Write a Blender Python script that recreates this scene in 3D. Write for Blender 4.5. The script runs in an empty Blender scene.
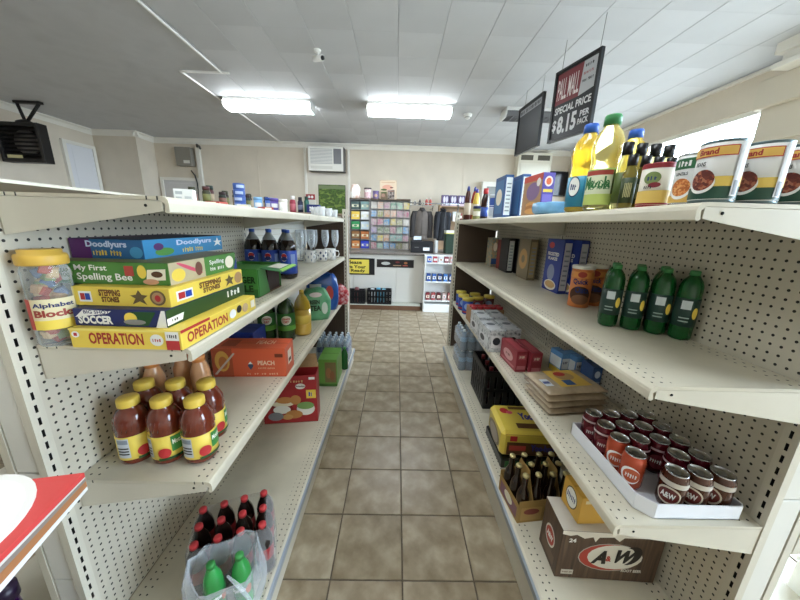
import bpy, math, random
from mathutils import Matrix, Vector
random.seed(7)
SC = bpy.context.scene
COL = SC.collection
PI = math.pi

# ------------------------------------------------------------------ camera, sky, exposure
CAM_H = 1.525
cam_d = bpy.data.cameras.new('camera'); cam_d.sensor_width = 36.0; cam_d.lens = 36.0 * 299.23 / 800.0
cam_d.clip_start = 0.02; cam_d.clip_end = 200
cam = bpy.data.objects.new('camera', cam_d); COL.objects.link(cam)
pitch, roll, yaw = 0.24579, -0.0293, -0.01552
_f = Vector((0, math.cos(pitch), -math.sin(pitch))); _r = Vector((1, 0, 0)); _d = Vector((0, -math.sin(pitch), -math.cos(pitch)))
_r2 = math.cos(roll) * _r + math.sin(roll) * _d
_d2 = -math.sin(roll) * _r + math.cos(roll) * _d
_m = Matrix((_r2, -_d2, -_f)).transposed()
cam.matrix_world = Matrix.Translation((0, 0, CAM_H)) @ Matrix.Rotation(yaw, 4, 'Z') @ _m.to_4x4()
SC.camera = cam
SC.view_settings.view_transform = 'Standard'; SC.view_settings.look = 'None'
SC.view_settings.gamma = 1.0; SC.view_settings.use_curve_mapping = False
SC.view_settings.exposure = 0.6

world = bpy.data.worlds.new('overcast_sky'); SC.world = world; world.use_nodes = True
wb = world.node_tree.nodes['Background']
wb.inputs[0].default_value = (0.68, 0.84, 1.0, 1); wb.inputs[1].default_value = 14.0
def portal(name, loc, rot, sx, sy):
    l = bpy.data.lights.new(name, 'AREA'); l.shape = 'RECTANGLE'; l.size = sx; l.size_y = sy
    l.cycles.is_portal = True
    o = bpy.data.objects.new(name, l); o.location = loc; o.rotation_euler = rot; COL.objects.link(o)
portal('daylight_side_window', (3.77, 5.0, 1.93), (0, PI / 2, 0), 1.8, 3.4)
portal('daylight_near_side_window', (3.77, 0.75, 1.515), (0, PI / 2, 0), 2.63, 3.9)
LAMP = 16.0

# ------------------------------------------------------------------ materials
def lin(c):
    if isinstance(c, str):
        c = c.lstrip('#'); c = tuple(int(c[i:i + 2], 16) / 255 for i in (0, 2, 4))
    return tuple((x / 12.92 if x <= 0.04045 else ((x + 0.055) / 1.055) ** 2.4) for x in c)
_mats = {}
def M(col, rough=0.5, metal=0.0, trans=0.0, coat=0.0, ior=1.45, emit=0.0, noise=0.0, nscale=40.0, name=None):
    key = (col, rough, metal, trans, coat, ior, emit, noise, nscale)
    if key in _mats: return _mats[key]
    m = bpy.data.materials.new(name or ('paint_' + str(len(_mats)))); m.use_nodes = True
    nt = m.node_tree; b = nt.nodes['Principled BSDF']
    c = lin(col)
    if max(c) - min(c) > .12:
        g = .3 * c[0] + .59 * c[1] + .11 * c[2]; c = tuple(x * .86 + g * .14 for x in c)
    b.inputs['Base Color'].default_value = (*c, 1); b.inputs['Roughness'].default_value = rough
    b.inputs['Metallic'].default_value = metal; b.inputs['Transmission Weight'].default_value = trans
    b.inputs['Coat Weight'].default_value = coat; b.inputs['IOR'].default_value = ior
    if emit:
        b.inputs['Emission Color'].default_value = (*c, 1); b.inputs['Emission Strength'].default_value = emit
    if noise:
        n = nt.nodes.new('ShaderNodeTexNoise'); n.inputs['Scale'].default_value = nscale; n.inputs['Detail'].default_value = 4
        tc = nt.nodes.new('ShaderNodeTexCoord'); nt.links.new(tc.outputs['Object'], n.inputs['Vector'])
        r = nt.nodes.new('ShaderNodeValToRGB')
        r.color_ramp.elements[0].position = 0.3; r.color_ramp.elements[1].position = 0.7
        r.color_ramp.elements[0].color = (*[max(0, x * (1 - noise)) for x in c], 1)
        r.color_ramp.elements[1].color = (*[min(1, x * (1 + noise)) for x in c], 1)
        nt.links.new(n.outputs[0], r.inputs[0]); nt.links.new(r.outputs[0], b.inputs['Base Color'])
    _mats[key] = m
    return m
def ramp_mat(name, cols, scale, rough=0.5, kind='noise', stretch=(1, 1, 1), bump=0.0, detail=4):
    m = bpy.data.materials.new(name); m.use_nodes = True; nt = m.node_tree; b = nt.nodes['Principled BSDF']
    tc = nt.nodes.new('ShaderNodeTexCoord'); mp = nt.nodes.new('ShaderNodeMapping'); mp.inputs['Scale'].default_value = stretch
    nt.links.new(tc.outputs['Object'], mp.inputs[0])
    if kind == 'voronoi':
        n = nt.nodes.new('ShaderNodeTexVoronoi'); n.inputs['Scale'].default_value = scale
        sp = nt.nodes.new('ShaderNodeSeparateColor'); nt.links.new(mp.outputs[0], n.inputs['Vector'])
        nt.links.new(n.outputs['Color'], sp.inputs[0]); fac = sp.outputs[0]
    else:
        n = nt.nodes.new('ShaderNodeTexNoise'); n.inputs['Scale'].default_value = scale; n.inputs['Detail'].default_value = detail
        nt.links.new(mp.outputs[0], n.inputs['Vector']); fac = n.outputs[0]
    r = nt.nodes.new('ShaderNodeValToRGB'); e = r.color_ramp.elements
    k = len(cols)
    for i, c in enumerate(cols):
        pos = (0.28 + 0.44 * i / (k - 1)) if kind != 'voronoi' else i / k
        if i < 2: e[i].position = pos; e[i].color = (*lin(c), 1)
        else:
            x = e.new(pos); x.color = (*lin(c), 1)
    if kind == 'voronoi': r.color_ramp.interpolation = 'CONSTANT'
    nt.links.new(fac, r.inputs[0]); nt.links.new(r.outputs[0], b.inputs['Base Color'])
    b.inputs['Roughness'].default_value = rough
    if bump:
        bp = nt.nodes.new('ShaderNodeBump'); bp.inputs['Strength'].default_value = bump; bp.inputs['Distance'].default_value = 0.003
        nt.links.new(fac, bp.inputs['Height']); nt.links.new(bp.outputs[0], b.inputs['Normal'])
    return m
def film(name, col, opacity, rough=0.1, gloss=0.5):
    """thin clear plastic: mostly see-through, a share of haze and of gloss"""
    m = bpy.data.materials.new(name); m.use_nodes = True; nt = m.node_tree
    for n in list(nt.nodes): nt.nodes.remove(n)
    out = nt.nodes.new('ShaderNodeOutputMaterial'); tr = nt.nodes.new('ShaderNodeBsdfTransparent')
    pr = nt.nodes.new('ShaderNodeBsdfPrincipled'); pr.inputs['Base Color'].default_value = (*lin(col), 1)
    pr.inputs['Roughness'].default_value = rough; pr.inputs['Specular IOR Level'].default_value = gloss
    lw = nt.nodes.new('ShaderNodeLayerWeight'); lw.inputs[0].default_value = 0.35
    mul = nt.nodes.new('ShaderNodeMath'); mul.operation = 'MULTIPLY_ADD'; mul.inputs[1].default_value = 0.45; mul.inputs[2].default_value = opacity
    mul.use_clamp = True
    nt.links.new(lw.outputs['Facing'], mul.inputs[0])
    mx = nt.nodes.new('ShaderNodeMixShader')
    nt.links.new(mul.outputs[0], mx.inputs[0]); nt.links.new(tr.outputs[0], mx.inputs[1]); nt.links.new(pr.outputs[0], mx.inputs[2])
    nt.links.new(mx.outputs[0], out.inputs[0])
    return m
def holes_mat(name, col, axes, pitch, radius, bands=None, rough=0.45, hole='#15140f', bump=True):
    """painted steel with punched holes on a grid in two world axes; bands limits them to ranges of the first axis"""
    m = bpy.data.materials.new(name); m.use_nodes = True; nt = m.node_tree; b = nt.nodes['Principled BSDF']
    L = nt.links.new
    g = nt.nodes.new('ShaderNodeNewGeometry'); s = nt.nodes.new('ShaderNodeSeparateXYZ'); L(g.outputs['Position'], s.inputs[0])
    def math_(op, a, bb=None, c=None):
        n = nt.nodes.new('ShaderNodeMath'); n.operation = op
        for i, x in enumerate((a, bb, c)):
            if x is None: continue
            if isinstance(x, (int, float)): n.inputs[i].default_value = x
            else: L(x, n.inputs[i])
        return n.outputs[0]
    def cell(o, off=0.0):
        return math_('SUBTRACT', math_('FRACT', math_('ADD', math_('DIVIDE', o, pitch), 100.0 + off)), 0.5)
    u, v = s.outputs[axes[0]], s.outputs[axes[1]]
    cu, cv = cell(u), cell(v)
    d = math_('SQRT', math_('ADD', math_('MULTIPLY', cu, cu), math_('MULTIPLY', cv, cv)))
    mask = math_('LESS_THAN', d, radius)
    if bands:
        tot = None
        for lo, hi in bands:
            k = math_('MULTIPLY', math_('GREATER_THAN', u, lo), math_('LESS_THAN', u, hi))
            tot = k if tot is None else math_('ADD', tot, k)
        mask = math_('MULTIPLY', mask, tot)
    # faint scuffs on the paint
    n = nt.nodes.new('ShaderNodeTexNoise'); n.inputs['Scale'].default_value = 6; n.inputs['Detail'].default_value = 5
    L(g.outputs['Position'], n.inputs['Vector'])
    r = nt.nodes.new('ShaderNodeValToRGB'); c = lin(col)
    r.color_ramp.elements[0].color = (*[x * 0.9 for x in c], 1); r.color_ramp.elements[1].color = (*[min(1, x * 1.06) for x in c], 1)
    r.color_ramp.elements[0].position = .3; r.color_ramp.elements[1].position = .7
    L(n.outputs[0], r.inputs[0])
    mx = nt.nodes.new('ShaderNodeMixRGB'); L(mask, mx.inputs[0]); L(r.outputs[0], mx.inputs[1]); mx.inputs[2].default_value = (*lin(hole), 1)
    L(mx.outputs[0], b.inputs['Base Color']); b.inputs['Roughness'].default_value = rough
    return m

# ------------------------------------------------------------------ mesh helpers
_txt = {}
def text_geo(s, bold=0.0):
    k = (s, bold)
    if k in _txt: return _txt[k]
    cu = bpy.data.curves.new('lettering_curve', 'FONT'); cu.body = s; cu.offset = bold; cu.resolution_u = 2
    ob = bpy.data.objects.new('lettering_curve', cu); me = bpy.data.meshes.new_from_object(ob)
    v = [(p.co.x, p.co.y) for p in me.vertices]; f = [tuple(p.vertices) for p in me.polygons]
    bpy.data.objects.remove(ob); bpy.data.curves.remove(cu); bpy.data.meshes.remove(me)
    if v:
        x0 = min(p[0] for p in v); x1 = max(p[0] for p in v); y0 = min(p[1] for p in v); y1 = max(p[1] for p in v)
        v = [((p[0] - x0) / max(1e-6, x1 - x0), (p[1] - y0) / max(1e-6, y1 - y0)) for p in v]
    _txt[k] = (v, f)
    return _txt[k]

BLURRED = {'GAME', 'SKILL', '5-8', 'PAINT YOUR', 'and more', 'COLA', 'CHIPS', 'SNACK', '18', 'MIX', 'TEAS', 'oil', 'mix', 'corn', 'Goya', 'OLIVE', 'Crush', 'Pepper', 'Squirt', 'naturally flavored', '12 FL OZ CANS', 'caffeine free', 'REAL', 'TOBACCO', 'REAL VALUE', 'BUY CIGARETTES', 'WET', 'ONES'}
class MB:
    def __init__(s): s.v = []; s.f = []; s.m = []; s.s = []; s.mats = []
    def mi(s, m):
        if m not in s.mats: s.mats.append(m)
        return s.mats.index(m)
    def add(s, vs, fs, mat, smooth=False):
        o = len(s.v); k = s.mi(mat); s.v += [tuple(p) for p in vs]
        for f in fs: s.f.append(tuple(i + o for i in f)); s.m.append(k); s.s.append(smooth)
        return s
    def box(s, x0, x1, y0, y1, z0, z1, mat, c=0.0):
        if x0 > x1: x0, x1 = x1, x0
        if y0 > y1: y0, y1 = y1, y0
        if z0 > z1: z0, z1 = z1, z0
        if c <= 0:
            vs = [(x, y, z) for x in (x0, x1) for y in (y0, y1) for z in (z0, z1)]
            return s.add(vs, [(0, 1, 3, 2), (4, 6, 7, 5), (0, 4, 5, 1), (2, 3, 7, 6), (0, 2, 6, 4), (1, 5, 7, 3)], mat)
        vs = []; ix = {}
        for a, X in enumerate((x0, x1)):
            for b, Y in enumerate((y0, y1)):
                for d, Z in enumerate((z0, z1)):
                    sx, sy, sz = (1 - 2 * a) * c, (1 - 2 * b) * c, (1 - 2 * d) * c
                    ix[a, b, d] = len(vs)
                    vs += [(X, Y + sy, Z + sz), (X + sx, Y, Z + sz), (X + sx, Y + sy, Z)]
        I = lambda a, b, d, k: ix[a, b, d] + k
        fs = [(I(0,0,0,0), I(0,0,1,0), I(0,1,1,0), I(0,1,0,0)), (I(1,0,0,0), I(1,1,0,0), I(1,1,1,0), I(1,0,1,0)),
              (I(0,0,0,1), I(1,0,0,1), I(1,0,1,1), I(0,0,1,1)), (I(0,1,0,1), I(0,1,1,1), I(1,1,1,1), I(1,1,0,1)),
              (I(0,0,0,2), I(0,1,0,2), I(1,1,0,2), I(1,0,0,2)), (I(0,0,1,2), I(1,0,1,2), I(1,1,1,2), I(0,1,1,2))]
        for a in (0, 1):
            for b in (0, 1): fs.append((I(a,b,0,0), I(a,b,0,1), I(a,b,1,1), I(a,b,1,0)))
            for d in (0, 1): fs.append((I(a,0,d,0), I(a,0,d,2), I(a,1,d,2), I(a,1,d,0)))
        for b in (0, 1):
            for d in (0, 1): fs.append((I(0,b,d,1), I(0,b,d,2), I(1,b,d,2), I(1,b,d,1)))
        for a in (0, 1):
            for b in (0, 1):
                for d in (0, 1): fs.append((I(a,b,d,0), I(a,b,d,1), I(a,b,d,2)))
        return s.add(vs, fs, mat)
    def lathe(s, prof, mat, n=20, c=(0, 0), smooth=True, sq=0.0):
        """prof: (r, z) from bottom to top; sq>0 pulls the round towards a rounded square"""
        vs = []; fs = []; rows = []
        for r, z in prof:
            if r < 1e-6: rows.append([len(vs)]); vs.append((c[0], c[1], z)); continue
            row = []
            for i in range(n):
                a = 2 * PI * i / n; k = 1.0
                if sq: k = 1 + sq * (1 / max(abs(math.cos(a)), abs(math.sin(a))) - 1)
                row.append(len(vs)); vs.append((c[0] + r * k * math.sin(a), c[1] - r * k * math.cos(a), z))
            rows.append(row)
        for a, b in zip(rows, rows[1:]):
            if len(a) == 1 and len(b) == 1: continue
            for i in range(n):
                j = (i + 1) % n
                if len(a) == 1: fs.append((a[0], b[j], b[i]))
                elif len(b) == 1: fs.append((a[i], a[j], b[0]))
                else: fs.append((a[i], a[j], b[j], b[i]))
        return s.add(vs, fs, mat, smooth)
    def tube(s, pts, r, mat, n=8, smooth=True, cap=True):
        pts = [Vector(p) for p in pts]; vs = []; fs = []
        for i, p in enumerate(pts):
            d = (pts[min(i + 1, len(pts) - 1)] - pts[max(i - 1, 0)]).normalized()
            a = d.cross(Vector((0, 0, 1)));
            if a.length < 1e-3: a = d.cross(Vector((1, 0, 0)))
            a.normalize(); b = d.cross(a)
            rr = r[i] if isinstance(r, (list, tuple)) else r
            for k in range(n): vs.append(p + rr * (math.cos(2 * PI * k / n) * a + math.sin(2 * PI * k / n) * b))
        for i in range(len(pts) - 1):
            for k in range(n): fs.append((i * n + k, i * n + (k + 1) % n, (i + 1) * n + (k + 1) % n, (i + 1) * n + k))
        if cap: fs += [tuple(range(n - 1, -1, -1)), tuple((len(pts) - 1) * n + k for k in range(n))]
        return s.add(vs, fs, mat, smooth)
    def prism(s, poly, axis, a0, a1, mat):
        """poly in the other two axes (in xyz order), swept along axis from a0 to a1"""
        def P(p, a): return {'x': (a, p[0], p[1]), 'y': (p[0], a, p[1]), 'z': (p[0], p[1], a)}[axis]
        n = len(poly); vs = [P(p, a0) for p in poly] + [P(p, a1) for p in poly]
        fs = [tuple(range(n)), tuple(range(2 * n - 1, n - 1, -1))] + [(i, (i + 1) % n, n + (i + 1) % n, n + i) for i in range(n)]
        return s.add(vs, fs, mat)
    def patch(s, u0, v0, u1, v1, F, mat, n=1):
        vs = []
        if n > 1: n = max(n, 22)
        for i in range(n + 1):
            u = u0 + (u1 - u0) * i / n; vs += [F(u, v0), F(u, v1)]
        return s.add(vs, [(2 * i, 2 * i + 2, 2 * i + 3, 2 * i + 1) for i in range(n)], mat, n > 1)
    def disc(s, u, v, ru, rv, F, mat, n=20, rot=0.0, rings=1):
        if rings > 1:
            vs = [F(u, v)]; fs = []; c, si = math.cos(rot), math.sin(rot)
            for k in range(1, rings + 1):
                for i in range(n):
                    a = 2 * PI * i / n; x, y = ru * k / rings * math.cos(a), rv * k / rings * math.sin(a)
                    vs.append(F(u + x * c - y * si, v + x * si + y * c))
            for i in range(n): fs.append((0, 1 + i, 1 + (i + 1) % n))
            for k in range(rings - 1):
                for i in range(n): a0 = 1 + k * n; fs.append((a0 + i, a0 + n + i, a0 + n + (i + 1) % n, a0 + (i + 1) % n))
            return s.add(vs, fs, mat, True)
        pts = []
        for i in range(n):
            a = 2 * PI * i / n; x, y = ru * math.cos(a), rv * math.sin(a)
            pts.append(F(u + x * math.cos(rot) - y * math.sin(rot), v + x * math.sin(rot) + y * math.cos(rot)))
        return s.add(pts, [tuple(range(n))], mat)
    def poly(s, pts, F, mat): return s.add([F(*p) for p in pts], [tuple(range(len(pts)))], mat)
    def text(s, t, u0, v0, u1, v1, F, mat, bold=0.0, slant=0.0):
        if t in BLURRED:                                   # print too small to read in the photo: only its strokes
            n = len(t); du = (u1 - u0) / n; rn = random.Random(len(t) * 7 + ord(t[0]))
            for i, ch in enumerate(t):
                if ch == ' ': continue
                a = u0 + du * (i + .12); b = u0 + du * (i + .84); h0 = v0 + (v1 - v0) * .12 * rn.random(); h1 = v1 - (v1 - v0) * .25 * rn.random()
                s.patch(a, h0, a + (b - a) * rn.uniform(.4, .9), h1, F, mat)
                if rn.random() > .4: s.patch(a, h0 + (h1 - h0) * .55, b, h0 + (h1 - h0) * .78, F, mat)
            return s
        v, f = text_geo(t, bold)
        return s.add([F(u0 + (u1 - u0) * (p[0] + slant * p[1]), v0 + (v1 - v0) * p[1]) for p in v], f, mat)
    def build(s, name, parent=None, kind=None):
        me = bpy.data.meshes.new(name); me.from_pydata(s.v, [], s.f)
        for m in s.mats: me.materials.append(m)
        me.polygons.foreach_set('material_index', s.m); me.polygons.foreach_set('use_smooth', s.s); me.update()
        o = bpy.data.objects.new(name, me); COL.objects.link(o)
        if parent: o.parent = parent
        if kind: o['kind'] = kind
        return o

def tag(o, label, cat, group=None):
    o['label'] = label; o['category'] = cat
    if group: o['group'] = group
    return o
def T(name, label, cat, loc=(0, 0, 0), rz=0.0, group=None):
    o = bpy.data.objects.new(name, None); o.empty_display_size = 0.05; COL.objects.link(o)
    o.location = loc; o.rotation_euler = (0, 0, rz)
    return tag(o, label, cat, group)
def S(name, mb):
    o = mb.build(name); o['kind'] = 'structure'; return o
def kids(o): return [c for c in COL.objects if c.parent == o]
def dup(root, loc, rz=0.0, label=None, group=None, scale=None):
    r = root.copy(); COL.objects.link(r); r.location = loc; r.rotation_euler = (0, 0, rz)
    if label: r['label'] = label
    if group: r['group'] = group
    if scale: r.scale = scale
    for ch in root.children:
        c = ch.copy(); COL.objects.link(c); c.parent = r
        for g in ch.children:
            d = g.copy(); COL.objects.link(d); d.parent = c
    return r
def facing(x, y): return math.atan2(-x, y)      # turn a thing's front (-y) towards the near end of the aisle
def BF(face, w, d, h):
    def F(e):
        return {'front': lambda u, v: (u * w - w / 2, -d / 2 - e, v * h), 'back': lambda u, v: (w / 2 - u * w, d / 2 + e, v * h),
                'right': lambda u, v: (w / 2 + e, u * d - d / 2, v * h), 'left': lambda u, v: (-w / 2 - e, d / 2 - u * d, v * h),
                'top': lambda u, v: (u * w - w / 2, v * d - d / 2, h + e)}[face]
    return F
def prints(faces, size, parent, e0=0.0005, sheet=None):
    for face, ops in faces.items():
        FF = BF(face, *size); a = MB(); t = MB(); k = 0
        if sheet and any(op[0] != 't' for op in ops): a.patch(.012, .012, .988, .988, FF(e0), sheet)
        for op in ops:
            k += 1; F = FF(e0 + 0.00025 * k)
            if op[0] == 'r': a.patch(op[1], op[2], op[3], op[4], F, op[5])
            elif op[0] == 'd': a.disc(op[1], op[2], op[3], op[4], F, op[5], 20, op[6] if len(op) > 6 else 0)
            elif op[0] == 'p': a.poly(op[1], F, op[2])
            elif op[0] == 't': t.text(op[1], op[2], op[3], op[4], op[5], F, op[6], op[7] if len(op) > 7 else 0.0, op[8] if len(op) > 8 else 0.0)
        p = a.build(face + '_print', parent) if a.v else None
        if t.v: t.build('lettering', p or parent)
def carton(name, label, cat, loc, size, rz, mat, faces={}, group=None, ch=0.0015, flap=None):
    o = T(name, label, cat, loc, rz, group); w, d, h = size
    MB().box(-w / 2, w / 2, -d / 2, d / 2, 0, h, mat, ch).build('body', o)
    if flap:
        MB().box(-w / 2 + .004, w / 2 - .004, -.0015, .0015, h - .0004, h + .0006, flap).build('flap_seam', o)
    prints(faces, size, o, sheet=mat)
    return o
def CYL(r, e=0.0006):
    return lambda u, v: ((r + e) * math.sin(u / r), -(r + e) * math.cos(u / r), v)
def bottle(name, label, cat, loc, prof, bmat, cap, cmat, band=None, rz=0.0, group=None, n=20, sq=0.0, ops=(), liquid=None, neck=None):
    """prof body profile; cap profile; band (z0,z1,r,mat); ops drawn on the band"""
    o = T(name, label, cat, loc, rz, group)
    MB().lathe(prof, bmat, n, sq=sq).build('body', o)
    MB().lathe(cap, cmat, n).build('cap', o)
    if liquid: MB().lathe(liquid[0], liquid[1], n, sq=sq).build('liquid', o)
    if band:
        z0, z1, r, bm = band
        w = MB().lathe([(r - .001, z0), (r, z0 + .0005), (r, z1 - .0005), (r - .001, z1)], bm, n, sq=sq).build('label_wrap', o)
        a = MB(); t = MB(); k = 0
        for op in ops:
            k += 1; F = CYL(r * (1 + .3 * sq), 0.0006 + .00025 * k)
            if op[0] == 'r': a.patch(op[1] * r, z0 + op[2] * (z1 - z0), op[3] * r, z0 + op[4] * (z1 - z0), F, op[5], 6)
            elif op[0] == 'd': a.disc(op[1] * r, z0 + op[2] * (z1 - z0), op[3] * r, op[4] * (z1 - z0), F, op[5], 24, 0, 5)
            elif op[0] == 't': t.text(op[1], op[2] * r, z0 + op[3] * (z1 - z0), op[4] * r, z0 + op[5] * (z1 - z0), F, op[6], op[7] if len(op) > 7 else 0)
        if a.v: a.build('label_print', w)
        if t.v: t.build('lettering', w)
    return o

WHITE = M('#f2f2ee', .5); OFFW = M('#e6e4da', .5); BLACK = M('#101012', .4); DGREY = M('#2b2b2d', .5); GREY = M('#8f8f8d', .5)
RED = M('#c4161c', .4); YEL = M('#f4d312', .4); GREEN = M('#1f8a35', .4); BLUE = M('#1746b0', .4); CARD = M('#b08a5a', .8, noise=.1)
# ------------------------------------------------------------------ the room
CEIL, YB, YF, XL, XR = 3.19, 7.13, -1.62, -6.15, 3.77
wallm = M('#dbceb9', .75, noise=.04, nscale=3, name='beige_wall_paint')
trimm = M('#eae6dc', .5, name='white_trim_paint')
ceilm = ramp_mat('painted_ceiling_board', ['#bebfc1', '#c8c9cb', '#c2c3c5'], 2.5, .7)
tilem = [ramp_mat('glazed_floor_tile', cs, 8.5, .32, bump=.15, detail=10) for cs in
         (['#77684f', '#978871', '#b8aa92'], ['#7f705a', '#9d8f78', '#bdb09a'], ['#726349', '#91826a', '#b0a28a'])]
groutm = M('#675c4e', .9, noise=.15, name='dark_grout')

S('sidewalk', MB().box(XR + .2, XR + 30, -25, 30, -.2, -.12, M('#8b8984', .9, noise=.1, nscale=2, name='concrete_paving')))
fl = S('floor', MB().box(XL - .1, XR + .1, YF - .1, YB + .1, -.08, -.004, groutm))
def tile_mesh(mat, w, d, t, ch):
    b = MB().box(-w / 2, w / 2, -d / 2, d / 2, -t, 0, mat, ch); o = b.build('tile'); me = o.data; bpy.data.objects.remove(o); return me
TX, TY, X0, Y0 = .318, .308, .062, .982
tm = [tile_mesh(m, TX - .007, TY - .007, .01, .0015) for m in tilem]
far_tiles = MB()
for i in range(-20, 12):
    for j in range(-9, 20):
        cx, cy = X0 + TX * (i + .5), Y0 + TY * (j + .5)
        if cx < XL or cx > XR or cy > YB or cy < YF: continue
        if -1.0 < cx < 1.2 and .3 < cy < 6.0 or (1.2 <= cx < 2.2 and .3 < cy < 1.6) or (-2 < cx <= -1 and .3 < cy < 1.2):
            o = bpy.data.objects.new('tile', tm[(i * 7 + j * 3 + (i * j) % 5) % 3]); COL.objects.link(o); o.parent = fl
            o.location = (cx, cy, 0); o.rotation_euler = (0, 0, PI * ((i * 3 + j) % 2))
        else:
            far_tiles.box(cx - TX / 2 + .0035, cx + TX / 2 - .0035, cy - TY / 2 + .0035, cy + TY / 2 - .0035, -.01, 0, tilem[(i + j) % 3])
o = far_tiles.build('tile_field', fl); o['kind'] = 'stuff'

ce = S('ceiling', MB().box(XL - .1, XR + .1, YF - .1, YB + .1, CEIL + .012, CEIL + .1, ceilm).box(XL, -2.07, YF, YB, CEIL, CEIL + .012, ceilm))
CT, CX0, CY0 = .4056, -.036, 3.165
cpan = [ramp_mat('ceiling_panel_board', cs, 1.5, .75) for cs in (['#c8c9cb', '#d0d1d3'], ['#c4c5c7', '#cccdcf'])]
cm = []
for m in cpan:
    w2 = CT / 2; b = MB().prism([(-w2 + .001, .011), (-w2 + .001, .003), (-w2 + .005, 0), (w2 - .005, 0), (w2 - .001, .003), (w2 - .001, .011)], 'y', -w2 + .0006, w2 - .0006, m); o = b.build('ceiling_panel'); cm.append(o.data); bpy.data.objects.remove(o)
rest = MB()
for i in range(-5, 10):
    for j in range(-12, 10):
        cx, cy = CX0 + CT * (i + .5), CY0 + CT * (j + .5)
        if cx > XR or cy > YB: continue
        if cy > 1.2:
            o = bpy.data.objects.new('ceiling_panel', cm[(i * 5 + j * 3) % 2]); COL.objects.link(o); o.parent = ce; o.location = (cx, cy, CEIL)
        elif cy > YF:
            rest.box(cx - CT / 2 + .002, cx + CT / 2 - .002, cy - CT / 2 + .001, cy + CT / 2 - .001, CEIL, CEIL + .011, cpan[0])
o = rest.build('ceiling_panel_field', ce); o['kind'] = 'stuff'

S('wall_back', MB().box(XL - .1, XR + .1, YB, YB + .12, 0, CEIL, wallm))
S('wall_left', MB().box(XL - .12, XL, YF, YB, 0, CEIL, wallm).box(XL, -5.3, 6.66, YB, 0, CEIL, wallm))
S('wall_front', MB().box(XL, XR, YF - .12, YF, 0, CEIL, wallm))
S('wall_right', MB().box(XR, XR + .14, 2.7, YB, 0, 1.03, wallm).box(XR, XR + .14, YF, -1.2, 0, 1.03, wallm).box(XR, XR + .14, -1.2, 2.7, 0, .2, wallm).box(XR, XR + .14, YF, YB, 2.83, CEIL, wallm)
  .box(XR, XR + .14, YF, -1.2, 1.03, 2.83, wallm).box(XR, XR + .14, 2.7, 3.3, 1.03, 2.83, wallm).box(XR, XR + .14, 6.7, YB, 1.03, 2.83, wallm))
glassm = film('window_glass', '#ffffff', .02, .02, .4)
def window(n, axis, a0, a1, z0, z1, at, panes):
    o = T('window_%d' % n, '', '', (0, 0, 0)); del o['label']; del o['category']; o['kind'] = 'structure'
    fr = MB(); w = .05
    def bx(p0, p1, q0, q1, mat, mb, t=.03):
        if axis == 'y': mb.box(at + .04 - t / 2, at + .04 + t / 2, p0, p1, q0, q1, mat)
        else: mb.box(p0, p1, at - .06 - t / 2, at - .06 + t / 2, q0, q1, mat)
    bx(a0, a1, z0, z0 + w, trimm, fr); bx(a0, a1, z1 - w, z1, trimm, fr)
    step = (a1 - a0) / panes
    for i in range(panes + 1):
        c = a0 + i * step; bx(max(a0, c - w / 2), min(a1, c + w / 2), z0 + w, z1 - w, trimm, fr)
    fr.build('window_frame', o)
    for i in range(panes):
        g = MB(); bx(a0 + i * step + w / 2, a0 + (i + 1) * step - w / 2, z0 + w, z1 - w, glassm, g, .005); g.build('pane', o)
window(1, 'y', 3.3, 6.7, 1.03, 2.83, XR, 2)
window(2, 'y', -1.2, 2.7, .2, 2.83, XR, 3)

def crown(mb, axis, a0, a1, at, s):
    pts = [(at, CEIL), (at + s * .075, CEIL), (at + s * .075, CEIL - .018), (at + s * .04, CEIL - .04), (at + s * .02, CEIL - .085), (at + s * .02, CEIL - .1), (at, CEIL - .1)]
    return mb.prism(pts, axis, a0, a1, trimm)
S('trim_1', crown(MB(), 'x', -5.3, XR, YB, -1))
S('trim_2', crown(MB(), 'y', 0.5, 6.66, XL, 1))
S('trim_3', crown(crown(MB(), 'x', XL, -5.22, 6.66, -1), 'y', 6.58, YB, -5.3, 1))
S('trim_4', MB().box(XR - .05, XR, 3.3, YB, CEIL - .03, CEIL, trimm))
for k, x in enumerate((-3.1, 1.45)):
    S('trim_%d' % (5 + k), MB().box(x - .012, x + .012, YB - .008, YB, 0, CEIL - .1, wallm))
# pier between the side windows with its capital and valance box
S('trim_7', MB().box(XR - .22, XR, 2.72, 3.28, 0, 2.72, M('#d8cdb8', .7)).box(XR - .27, XR, 2.66, 3.33, 2.72, 2.98, M('#d8cdb8', .7), .01).box(XR - .24, XR, 2.7, 3.3, 2.4, 2.44, M('#d8cdb8', .7)))
S('trim_8', MB().box(XR - .42, XR, 1.6, 3.12, 3.1, 3.19, trimm).box(XR - .38, XR, 1.6, 3.08, 3.03, 3.1, trimm).box(XR - .42, XR, 1.6, 3.12, 2.98, 3.03, trimm, .006))

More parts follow.
